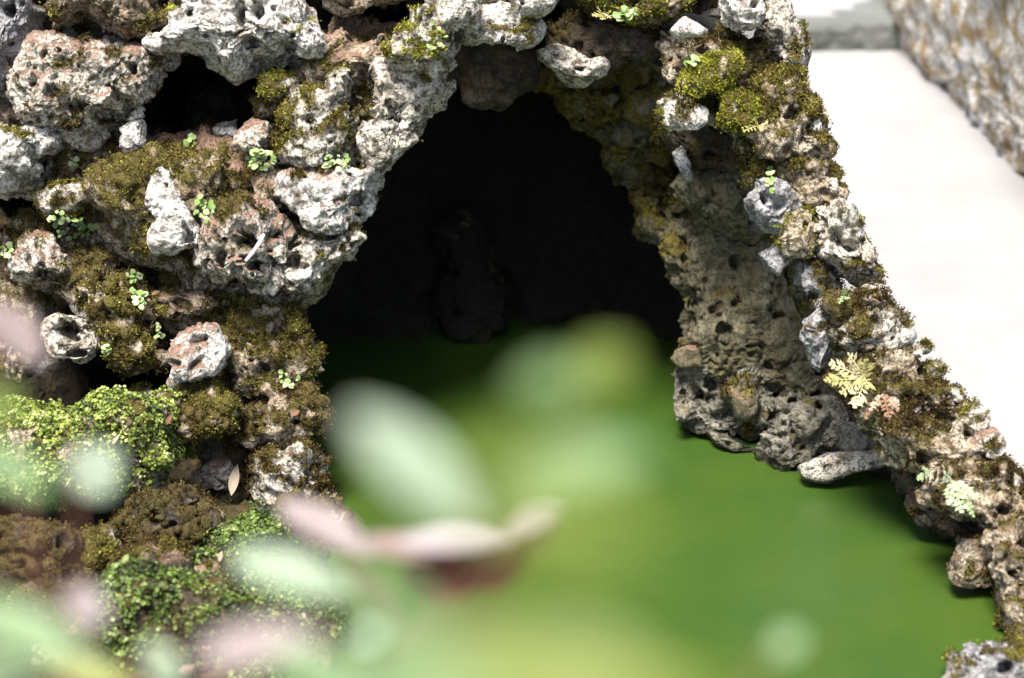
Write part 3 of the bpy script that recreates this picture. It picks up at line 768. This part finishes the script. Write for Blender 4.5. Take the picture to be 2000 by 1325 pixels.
rk(B, [(1940, 1060), (1990, 1010), (2080, 1010), (2090, 1200), (2020, 1240), (1974, 1200), (1950, 1130)], d=4.50, T=0.08, mat='brown', sub=6, moss=0.40, soil=0.3, tuft='brown', tufts=1500)
rk(B, [(1960, 1180), (2040, 1170), (2090, 1250), (2060, 1290), (1990, 1290), (1966, 1230)], d=4.45, T=0.06, mat='brown', sub=5, moss=0.6, tuft='olive', tufts=1500)
# hidden footing of the bank so that no light passes beneath the stones
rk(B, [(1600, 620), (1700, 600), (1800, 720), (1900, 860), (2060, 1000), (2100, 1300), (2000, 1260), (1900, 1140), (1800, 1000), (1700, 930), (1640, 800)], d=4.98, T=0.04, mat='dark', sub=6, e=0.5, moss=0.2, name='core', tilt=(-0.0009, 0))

# pale crusted stones along the bank's outer edge
for x, y, d in ((1552, 60, 4.9), (1590, 250, 4.9), (1632, 362, 4.9), (1655, 420, 4.88), (1700, 505, 4.87), (1726, 580, 4.84), (1768, 652, 4.82), (1830, 722, 4.78), (1880, 778, 4.74), (1908, 826, 4.7), (1950, 880, 4.66), (1986, 940, 4.6)):
    R = random.uniform(16, 30)
    rk(B, [(x + R * random.uniform(.7, 1.3) * math.cos(a) - 6, y + R * random.uniform(.7, 1.4) * math.sin(a)) for a in np.arange(7) * 0.897], d=d - 0.03, T=0.03, mat=random.choice(['white', 'pale', 'pale']), sub=5,
       rough=1.3, moss=random.uniform(0, .3), tuft='olive', tufts=250)
# footing under the overhanging edge stones, coloured dark for the shade there
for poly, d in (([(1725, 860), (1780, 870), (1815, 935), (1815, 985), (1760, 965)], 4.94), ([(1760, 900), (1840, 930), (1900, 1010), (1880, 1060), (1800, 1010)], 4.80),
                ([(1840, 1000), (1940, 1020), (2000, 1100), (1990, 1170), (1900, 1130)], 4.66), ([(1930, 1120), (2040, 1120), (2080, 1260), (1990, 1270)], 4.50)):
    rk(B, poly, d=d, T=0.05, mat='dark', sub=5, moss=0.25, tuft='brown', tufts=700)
# small filler stones wedged between the big ones
def inside(x, y, poly):
    r = False
    for k in range(len(poly)):
        x0, y0 = poly[k]; x1, y1 = poly[k - 1]
        if (y0 > y) != (y1 > y) and x < (x1 - x0) * (y - y0) / (y1 - y0) + x0:
            r = not r
    return r
def fillers(parent, region, n, d, mats, rmin, rmax, tilt=0.0, avoid=(), tilty=0.0, fine=True):
    k = 0
    while k < n:
        xs = [p[0] for p in region]; ys = [p[1] for p in region]
        x, y = random.uniform(min(xs), max(xs)), random.uniform(min(ys), max(ys))
        if not inside(x, y, region) or any(inside(x, y, a) for a in avoid):
            continue
        k += 1
        R = random.uniform(rmin, rmax)
        na = random.randint(6, 9); a0 = random.uniform(0, 6)
        poly = [(x + R * random.uniform(0.65, 1.25) * math.cos(a0 + 6.283 * j / na), y + 0.8 * R * random.uniform(0.65, 1.25) * math.sin(a0 + 6.283 * j / na)) for j in range(na)]
        rk(parent, poly, d=d + tilt * (x - 1000) + tilty * (y - 1140) + random.uniform(-0.05, 0.04), T=R / 1000 * random.uniform(0.7, 1.2), mat=random.choice(mats), sub=5 if R > 44 and fine else 4,
           rough=1.3, moss=random.uniform(0.0, 0.6), soil=random.uniform(0, 0.6), tuft=random.choice(['olive', 'brown']), tufts=int(R * (14 if fine else 3)))
HOLE = [(300, 110), (410, 130), (500, 130), (600, 110), (600, 150), (505, 160), (490, 230), (300, 290), (280, 230)]
GAPL = [(120, 690), (340, 730), (420, 740), (330, 790), (100, 800), (60, 740)]
fillers(G, [(0, 40), (880, 40), (880, 150), (700, 340), (690, 420), (600, 560), (590, 980), (400, 980), (400, 860), (0, 780)], 70, 5.02, ['pale', 'brown', 'brown', 'dark', 'white'], 16, 40, avoid=(HOLE, GAPL, [(620, 14), (790, 14), (780, 60), (620, 50)], [(-20, 370), (150, 410), (170, 430), (-20, 430)]))
fillers(G, [(0, 60), (860, 60), (840, 170), (690, 330), (670, 420), (580, 560), (580, 960), (420, 960), (400, 860), (0, 760)], 42, 4.955, ['pale', 'pale', 'brown', 'brown', 'white'], 28, 58, avoid=(HOLE, GAPL, [(270, 310), (480, 310), (480, 490), (270, 490)], [(360, 400), (560, 400), (560, 570), (360, 570)]))
fillers(B, [(1300, 10), (1480, 10), (1540, 130), (1590, 260), (1620, 380), (1700, 560), (1650, 570), (1500, 400), (1440, 260), (1300, 190)], 24, 4.93, ['pale', 'brown', 'blue', 'dark'], 18, 36)
fillers(B, [(1620, 590), (1730, 590), (1870, 780), (1960, 900), (1900, 1000), (1760, 880), (1660, 760)], 16, 5.03, ['pale', 'brown', 'dark'], 16, 34, tilt=-0.0004)
fillers(G, [(1150, 130), (1290, 200), (1480, 420), (1590, 700), (1640, 840), (1420, 840), (1330, 700), (1320, 560), (1200, 340)], 16, 5.22, ['cave'], 18, 40)

# the left bank below the ledge: soil-bound stones down to the water, coloured dark for the shrubs' shade
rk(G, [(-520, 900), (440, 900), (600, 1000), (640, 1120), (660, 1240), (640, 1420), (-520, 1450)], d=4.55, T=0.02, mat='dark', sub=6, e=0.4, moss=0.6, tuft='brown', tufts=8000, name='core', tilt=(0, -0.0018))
fillers(G, [(0, 960), (460, 960), (620, 1080), (620, 1320), (0, 1320)], 34, 4.52, ['dark', 'dark', 'brown'], 18, 44, tilty=-0.0017)

# ---- free-standing rocks at the water's edge; dark ones are coloured for the shrubs' shade
def boulder(label, poly, d, **kw):
    t = thing("mossy_rock", label, "rock", P(*centroid(poly), d), "rocks at the pond's edge")
    rock(t, poly, d=d, **kw)
    return t
boulder("bright leafy moss covered rock ledge at the left edge of the picture", [(-80, 850), (0, 808), (100, 800), (220, 788), (328, 780), (336, 850), (344, 912), (300, 950), (210, 972), (70, 964), (-80, 960)], 4.76,
        T=0.11, mat='brown', sub=7, moss=0.74, tuft='leafy', tufts=17000, rough=0.9, size=0.82)
boulder("dark brown moss mound below the bright mossy ledge", [(236, 1010), (300, 962), (380, 960), (424, 1010), (424, 1080), (360, 1130), (270, 1110)], 4.76,
        T=0.12, mat='dark', sub=6, moss=0.8, tuft='brown', tufts=6000)
boulder("olive mossy lump in the shade left of the brown moss mound", [(110, 1060), (150, 1040), (206, 1040), (220, 1090), (190, 1130), (130, 1130)], 4.58, T=0.07, mat='brown', sub=5, moss=0.7, tuft='olive', tufts=1800)
boulder("small pinkish brown rounded rock right of the olive mossy lump", [(214, 1090), (250, 1064), (300, 1074), (318, 1110), (280, 1136), (230, 1130)], 4.54, T=0.06, mat='brown', sub=5, moss=0.35, soil=0.7, tuft='brown', tufts=900)
boulder("rock under green leafy moss beside the left pier", [(380, 1080), (440, 1010), (500, 990), (556, 1020), (560, 1080), (500, 1130), (420, 1150)], 4.66, T=0.09, mat='dark', sub=6, moss=0.75, tuft='leafy_shaded', tufts=5000)
boulder("long rock with green leafy moss reaching into the pond", [(480, 1130), (560, 1110), (640, 1150), (686, 1210), (680, 1260), (600, 1300), (500, 1240)], 4.46, T=0.09, mat='brown', sub=6, moss=0.62, tuft='leafy_shaded', tufts=5500)
boulder("broad dark mossy rock at the lower left behind the blurred leaves", [(190, 1180), (260, 1120), (360, 1120), (450, 1140), (500, 1220), (470, 1320), (360, 1360), (240, 1330)], 4.38, T=0.12, mat='dark', sub=6, moss=0.65, tuft='leafy_shaded', tufts=5000)
boulder("shaded rock in the lower left corner", [(-80, 1000), (60, 1000), (130, 1060), (180, 1160), (220, 1300), (120, 1400), (-80, 1400)], 4.50, T=0.06, mat='dark', sub=6, moss=0.8, tuft='brown', tufts=7000)
boulder("grey white rock with olive moss at the lower right corner", [(1840, 1330), (1856, 1276), (1886, 1246), (1930, 1250), (1970, 1274), (2030, 1274), (2070, 1350), (2000, 1420), (1880, 1410)], 4.28, T=0.09, mat='blue', sub=6, moss=0.28, tuft='olive', tufts=1600)
boulder("mossy rock at the bottom edge behind the blurred leaves", [(440, 1300), (540, 1270), (640, 1300), (690, 1380), (600, 1450), (460, 1430)], 4.24, T=0.08, mat='dark', sub=5, moss=0.6, tuft='leafy_shaded', tufts=2500)

# the rockwork goes on beyond the picture on both sides
fillers(G, [(-520, -90), (-70, -90), (-70, 980), (-520, 980)], 30, 4.97, ['pale', 'brown', 'brown', 'white'], 62, 105, fine=False)
fillers(G, [(-520, 980), (-90, 980), (-90, 1400), (-520, 1400)], 9, 4.62, ['dark', 'brown'], 70, 110, tilty=-0.0017, fine=False)
for wx, wy, wr in ((1.03, 3.98, 0.10), (1.10, 3.80, 0.11), (1.17, 3.58, 0.11), (1.24, 3.36, 0.12), (1.31, 3.14, 0.11), (1.38, 2.92, 0.12), (1.42, 2.72, 0.10)):
    qx, qy, qd = proj(np.array([wx, wy, 0.07]))
    rr = wr * 5000 / qd
    rk(B, [(qx + rr * random.uniform(.8, 1.2) * math.cos(a), qy + .8 * rr * random.uniform(.8, 1.2) * math.sin(a)) for a in np.arange(8) * 0.785], d=qd, T=wr * 0.8, mat=random.choice(['pale', 'brown']), sub=4, moss=0.4, tuft='brown', tufts=300)
# ------------------------------------------------------------------ small plants seated on the stones
ALL = np.concatenate(ROCKS)
_order = np.argsort(ALL[:, 0]); ALL = ALL[_order]
def d_at(px, py, r=9):
    i0, i1 = np.searchsorted(ALL[:, 0], (px - r, px + r))
    q = ALL[i0:i1]
    q = q[np.abs(q[:, 1] - py) < r]
    return float(q[:, 2].min()) if len(q) else 4.9

def leaf_mesh(name, L, W, tint, nx=8, fold=0.25, curl=0.15, round_=0.9):
    """ovate leaf along +X from the origin, folded on its midrib, tip curling down; two-sided thickness-free blade with a keel"""
    V = []; F = []
    for k in range(nx + 1):
        t = k / nx
        w = W * 0.5 * (math.sin(math.pi * min(1, t * 0.97 + 0.015)) ** round_) * (1.15 - 0.35 * t)
        z = -curl * L * t * t
        for j in (-1, -0.5, 0, 0.5, 1):
            V.append((L * t, w * j, z + fold * w * abs(j) + 0.02 * W * math.sin(9 * t + 2 * j)))
    for k in range(nx):
        for j in range(4):
            a = k * 5 + j
            F.append((a, a + 5, a + 6, a + 1))
    return mesh_np(name, np.array(V), np.array(F), None, {"tint": np.full(len(V), tint)})

def frame(xa, za):
    import mathutils
    xa = mathutils.Vector(xa).normalized(); za = mathutils.Vector(za)
    ya = za.cross(xa).normalized(); za = xa.cross(ya)
    return mathutils.Matrix((xa, ya, za)).transposed()

LEAFLET = []
for t in (0.1, 0.5, 0.9):
    me = leaf_mesh("leaf", 0.013, 0.0135, t, nx=5, fold=0.15, curl=0.2, round_=0.5)
    me.materials.append(M['herb'])
    LEAFLET.append(me)
def herb(label, spots, size=1.0):
    """spots: photograph positions of the single leaves"""
    c = np.mean(spots, 0)
    org = P(c[0], c[1], d_at(c[0], c[1], 14))
    t = thing("small_herb", label, "herb", org, "small green herbs rooted in the rockwork")
    for (x, y) in spots:
        p = P(x, y, d_at(x, y) - 0.005)
        o = link("leaf", random.choice(LEAFLET), None, t)
        a = random.uniform(0, 6.28)
        xa = math.cos(a) * RGT + math.sin(a) * UPV * 0.8 + FWD * random.uniform(-.3, .3)
        za = -FWD * 0.75 + UPV * 0.6 + np.array([random.uniform(-.4, .4) for _ in range(3)])
        mt = frame(xa, za).to_4x4()
        sc = size * random.uniform(0.45, 1.1)
        o.matrix_local = mt @ __import__('mathutils').Matrix.Scale(sc, 4)
        o.location = p - xa * 0.006 * sc - org
    return t

def blob(cx, cy, rx, ry, n):
    r = []
    for _ in range(int(n * 1.5)):
        a = random.uniform(0, 6.28); q = math.sqrt(random.random())
        r.append((cx + rx * q * math.cos(a), cy + ry * q * math.sin(a)))
    return r
herb("bright mint herb below the angular pale stone on the soil shelf", blob(510, 312, 28, 20, 22))
herb("mint herb tucked against the right side of the narrow white stone", blob(396, 410, 20, 26, 16))
herb("trail of round mint leaves above the layered pale stone", blob(150, 448, 45, 24, 20) + blob(112, 425, 16, 12, 6))
herb("round green leaves on the dark mossy slope above the squared pale block", blob(268, 584, 18, 22, 14) + blob(262, 540, 14, 14, 6))
herb("pair of tiny green leaves low on the dark mossy slope", blob(208, 684, 10, 10, 6))
herb("pale sprig in the brown rock left of the white tufa lump", blob(655, 316, 30, 16, 15), 0.9)
herb("small green sprig on the left pier beside the cave mouth", blob(566, 735, 22, 22, 12), 0.9)
herb("tiny leaves at the far left below the white stones", blob(12, 492, 10, 18, 8), 0.9)
herb("mint leaf cluster on the mossy top of the right shoulder", blob(1226, 28, 30, 12, 12), 1.1)
herb("bluish mint leaves just above the plump lime moss cushion", blob(1350, 116, 16, 14, 9), 1.0)
herb("little pale leaves beside the soil shelf in the black hole", blob(372, 272, 14, 12, 6), 0.9)
herb("scattered tiny leaves near the foot of the big pale boulder", blob(142, 318, 10, 9, 5), 0.9)
herb("two tiny leaves at the right end of the dark mossy slope", blob(312, 648, 10, 18, 6), 0.9)
herb("green sprig hanging on the bluish grey stone of the right shoulder", blob(1505, 350, 10, 24, 9), 0.9)
herb("small leaves on the pale upper shoulder of the arch", blob(850, 70, 24, 28, 9), 0.7)

def frond_mesh(L, n, W, tint, curve):
    V = []; F = []; T = []
    def quad(a, b, c, d):
        k = len(V); V.extend((a, b, c, d)); F.append((k, k + 1, k + 2, k + 3)); T.extend([tint] * 4)
    def at(t):
        return np.array([L * t, 0, -curve * L * t * t])
    for k in range(n):
        p0, p1 = at(k / n), at((k + 1) / n)
        w = 0.0011
        quad(p0 + (0, -w, 0), p1 + (0, -w, 0), p1 + (0, w, 0), p0 + (0, w, 0))
        t = (k + 0.6) / n
        b = at(t); ln = W * math.sin(math.pi * (0.18 + 0.80 * t)) ** 0.8
        for sgn in (-1, 1):
            dirv = np.array([0.55 + random.uniform(-.25, .25), sgn * 0.83, random.uniform(-0.7, 0.5)]); ln *= random.uniform(0.7, 1.15)
            pw = L / n * 0.42
            m = b + dirv * ln * 0.5
            side = np.array([0.83, -sgn * 0.55, 0]) * pw
            quad(b, m - side, b + dirv * ln, m + side)
    return mesh_np("frond", np.array(V), np.array(F), None, {"tint": np.array(T)}, smooth=False)

def fern(label, root, fronds, mat, cat="fern", W=0.016):
    """fronds: tip positions in the photograph"""
    d = d_at(*root, 12) - 0.004
    org = P(root[0], root[1], d)
    t = thing("small_fern", label, cat, org, "small ferns on the rockwork")
    for (x, y) in fronds:
        tip = P(x, y, d - random.uniform(0.01, 0.035))
        v = tip - org; L = float(np.linalg.norm(v))
        me = frond_mesh(L, max(5, int(L / 0.008)), W * random.uniform(0.8, 1.2), random.uniform(0.2, 1.0), random.uniform(-0.25, 0.3))
        o = link("frond", me, M[mat], t)
        o.matrix_local = frame(v, -FWD + 0.5 * UPV).to_4x4()
    return t
fern("pale cream fern on the mossy bank beside the pointed grey slab", (1690, 740), [(1612, 742), (1628, 706), (1640, 768), (1660, 690), (1690, 700), (1700, 760), (1668, 800)], 'fern_pale', W=0.022)
fern("withered curling brownish fern below the cream fern", (1724, 770), [(1690, 815), (1700, 800), (1740, 820), (1755, 802)], 'dry', W=0.014)
fern("pale mint fern on the lower bank above the pond", (1862, 940), [(1852, 990), (1880, 1000), (1905, 1005), (1912, 975), (1895, 960), (1840, 925)], 'fern_mint', W=0.018)
fern("tiny fern sprig at the tip of the lower bank overhanging the pond", (1816, 922), [(1792, 935), (1800, 915)], 'fern_mint', W=0.012)
fern("little yellowish fern beside the lime moss of the right shoulder", (1482, 246), [(1456, 250), (1470, 232), (1500, 240), (1496, 252)], 'fern_pale', W=0.014)
fern("small straw coloured sprig under the mossy top of the arch", (1176, 26), [(1158, 30), (1168, 14), (1190, 28), (1178, 40)], 'fern_pale', W=0.012)
fern("small green fern in the cleft of the sloping bank", (1648, 578), [(1640, 590), (1652, 562), (1660, 588)], 'fern_mint', W=0.008)

def dry_leaf(label, x, y, L, W, ang, tint, lift=0.008):
    d = d_at(x, y) - lift
    me = leaf_mesh("dry_leaf", L, W, tint, nx=6, fold=0.35, curl=0.25)
    o = link("dry_leaf", me, M['dry'])
    a = math.radians(ang)
    xa = math.cos(a) * RGT + math.sin(a) * UPV + FWD * 0.15
    o.matrix_world = frame(xa, -FWD + 0.5 * UPV).to_4x4()
    o.location = P(x, y, d)
    tag(o, label, "leaf", "fallen dry leaves on the stones")
dry_leaf("pale dry leaf hanging upright on the brown pier stone", 452, 968, 0.062, 0.020, 82, 0.85, 0.012)
dry_leaf("reddish leaf scrap at the edge of the dark mossy slope", 296, 576, 0.018, 0.009, 30, 0.3)
dry_leaf("pinkish dry leaf lying on the bright mossy ledge", 220, 868, 0.022, 0.007, 60, 0.8, 0.012)
dry_leaf("rusty leaf scrap on the left pier near the cave mouth", 570, 812, 0.018, 0.014, 40, 0.15)
dry_leaf("small orange leaf on the shaded lower left rocks", 60, 1110, 0.02, 0.012, 120, 0.5)
dry_leaf("tan leaf in the green leafy moss beside the pier", 428, 1098, 0.02, 0.009, 80, 0.7, 0.015)
dry_leaf("brown dry leaf on the mossy top of the right shoulder", 1290, 60, 0.03, 0.010, -50, 0.7)
dry_leaf("red brown scrap at the junction of ledge and mossy bump", 326, 830, 0.022, 0.010, 70, 0.0, 0.015)

# white twig leaning across the eye-like hole
def tube(name, pts, radii, mat, parent, seg=8):
    pts = np.array(pts, float); V = []; F = []
    for k, p in enumerate(pts):
        tg = pts[min(k + 1, len(pts) - 1)] - pts[max(k - 1, 0)]; tg /= np.linalg.norm(tg)
        a = np.cross(tg, [0.31, 0.2, 0.93]); a /= np.linalg.norm(a); b = np.cross(tg, a)
        for j in range(seg):
            t = 2 * math.pi * j / seg
            V.append(p + radii[k] * (a * math.cos(t) + b * math.sin(t)))
    for k in range(len(pts) - 1):
        for j in range(seg):
            q = (j + 1) % seg
            F.append((k * seg + j, k * seg + q, k * seg + seg + q, k * seg + seg + j))
    org = np.array(parent.location) if parent is not None else pts[0]
    me = mesh_np(name, np.array(V), np.array(F), org, {"tint": np.full(len(V), 0.5)})
    o = link(name, me, mat, parent)
    if parent is None:
        o.location = org
    return o
dt = min(d_at(512, 462), d_at(482, 508)) - 0.006
tw = tube("twig", [P(516, 458, dt), P(506, 476, dt - .004), P(494, 494, dt - .003), P(480, 510, dt)], [0.003, 0.004, 0.004, 0.003], foliage_mat("bleached_wood", [(0.55, 0.55, 0.58), (0.6, 0.6, 0.62)], 0.7, 0.0), None)
tag(tw, "short bleached twig leaning across the round hole of the pale stone", "twig")

# ------------------------------------------------------------------ leafy shrubs close to the lens, far out of focus
M['leaf_mint'] = foliage_mat("waxy_mint_leaf", [(0.09, 0.16, 0.05), (0.17, 0.25, 0.13), (0.27, 0.33, 0.25)], 0.55, 0.25, 0.3, 0.0)
M['leaf_lime'] = foliage_mat("lime_leaf", [(0.06, 0.09, 0.01), (0.11, 0.15, 0.018), (0.22, 0.25, 0.06)], 0.45, 0.3, 0.4)
M['leaf_pink'] = foliage_mat("pinkish_new_leaf", [(0.12, 0.065, 0.05), (0.19, 0.135, 0.125), (0.27, 0.235, 0.235)], 0.55, 0.2, 0.3, 0.0)
M['leaf_red'] = foliage_mat("dark_red_leaf_underside", [(0.10, 0.03, 0.02), (0.16, 0.05, 0.03)], 0.5, 0.1, 0.3)
M['stem'] = foliage_mat("reddish_stem", [(0.22, 0.10, 0.07), (0.30, 0.16, 0.11)], 0.5, 0.0, 0.3)

def shrub(label, base, crown, leaves):
    """leaves: (px, py, d, length px, width px, angle deg, material, tint)"""
    org = np.array(base)
    t = thing("leafy_shrub", label, "shrub", org)
    top = P(crown[0], crown[1], crown[2])
    mids = [org + (top - org) * k + np.array([0.03 * math.sin(k * 5), 0.05 * math.sin(k * 3.14), 0]) for k in np.linspace(0, 1, 9)]
    tube("stem", mids, list(np.linspace(0.009, 0.0025, 9)), M['stem'], t)
    for (x, y, d, L, W, ang, mat, tint) in leaves:
        d *= 0.84
        Lm, Wm = L * d / 5000, W * d / 5000 * 1.35
        a = math.radians(ang)
        xa = math.cos(a) * RGT + math.sin(a) * UPV + FWD * random.uniform(-0.25, 0.15)
        ya = -math.sin(a) * RGT + math.cos(a) * UPV + FWD * (0.85 if mat != 'leaf_red' else -0.45)
        za = np.cross(xa, ya)
        me = leaf_mesh("leaf", Lm, Wm, tint, nx=12, fold=0.18, curl=0.10, round_=0.75)
        o = link("leaf", me, M[mat], t)
        o.matrix_local = frame(xa, za).to_4x4()
        p = P(x - L / 2 * math.cos(a), y + L / 2 * math.sin(a), d)
        o.location = p - org
        # petiole down to the nearest point of the stem
        k = min(range(4, 9), key=lambda q: np.linalg.norm(mids[q] - p))
        st = tube("petiole", [p, (p + mids[k]) / 2 - np.array([0, 0, 0.01]), mids[k]], [0.0005, 0.0006, 0.0009], M['stem'], t, seg=6)
    return t
shrub("blurred shrub with large pale mint leaves close to the lens over the pond", (0.02, 1.06, 0.098), (960, 1420, 1.10), [
    (818, 915, 1.25, 340, 108, -40, 'leaf_mint', 0.9),
    (1130, 905, 1.15, 290, 85, 14, 'leaf_mint', 0.15),
    (1180, 718, 1.25, 120, 95, 50, 'leaf_lime', 0.5),
    (1075, 748, 1.15, 130, 70, 10, 'leaf_mint', 0.0),
    (920, 1315, 0.90, 560, 140, 6, 'leaf_mint', 0.20),
    (1130, 1340, 0.80, 560, 170, -10, 'leaf_lime', 0.7),
    (1100, 1010, 0.70, 440, 110, -20, 'leaf_lime', 0.55),
    (760, 1170, 1.05, 240, 60, -24, 'leaf_mint', 0.2),
    (1538, 1256, 1.60, 64, 44, 30, 'leaf_mint', 0.5)])
shrub("blurred sprig with pinkish curled leaf and dark red underside over the pond", (-0.10, 2.05, 0.098), (760, 1340, 2.12), [
    (640, 1026, 2.40, 210, 60, -24, 'leaf_pink', 0.8),
    (790, 1066, 2.50, 190, 46, -4, 'leaf_pink', 0.4),
    (890, 1052, 2.50, 230, 48, 4, 'leaf_pink', 1.0),
    (1040, 1018, 2.50, 130, 48, 30, 'leaf_pink', 0.9),
    (880, 1112, 2.52, 190, 96, 4, 'leaf_red', 0.1),
    (970, 1100, 2.52, 150, 84, 12, 'leaf_red', 0.1),
    (1045, 1054, 2.52, 90, 46, 28, 'leaf_red', 0.1),
    (910, 1130, 2.52, 70, 40, -70, 'leaf_red', 0.1),
    (735, 1160, 2.10, 200, 34, -56, 'leaf_pink', 0.2),
    (722, 1240, 2.50, 100, 74, 20, 'leaf_mint', 0.7)])
shrub("blurred shrub with mint and whitish leaves close to the lens at the lower left", (-0.22, 1.45, 0.098), (250, 1420, 1.52), [
    (575, 1118, 1.90, 250, 76, -14, 'leaf_mint', 0.85),
    (182, 922, 2.00, 112, 96, -50, 'leaf_mint', 1.0),
    (168, 1186, 2.00, 100, 66, -40, 'leaf_pink', 1.0),
    (20, 915, 1.60, 190, 66, -22, 'leaf_mint', 0.3),
    (60, 1230, 1.55, 280, 84, -18, 'leaf_mint', 0.4),
    (30, 650, 2.20, 160, 76, -40, 'leaf_pink', 0.7),
    (0, 790, 1.70, 90, 80, 20, 'leaf_lime', 0.2),
    (510, 1255, 1.60, 260, 76, 12, 'leaf_pink', 0.8),
    (320, 1300, 2.00, 120, 56, -55, 'leaf_mint', 0.8),
    (180, 1314, 2.10, 190, 50, -10, 'leaf_lime', 1.0),
    (20, 1320, 1.60, 170, 60, -8, 'leaf_mint', 0.4),
    (640, 1325, 1.50, 240, 80, -20, 'leaf_mint', 0.4)])
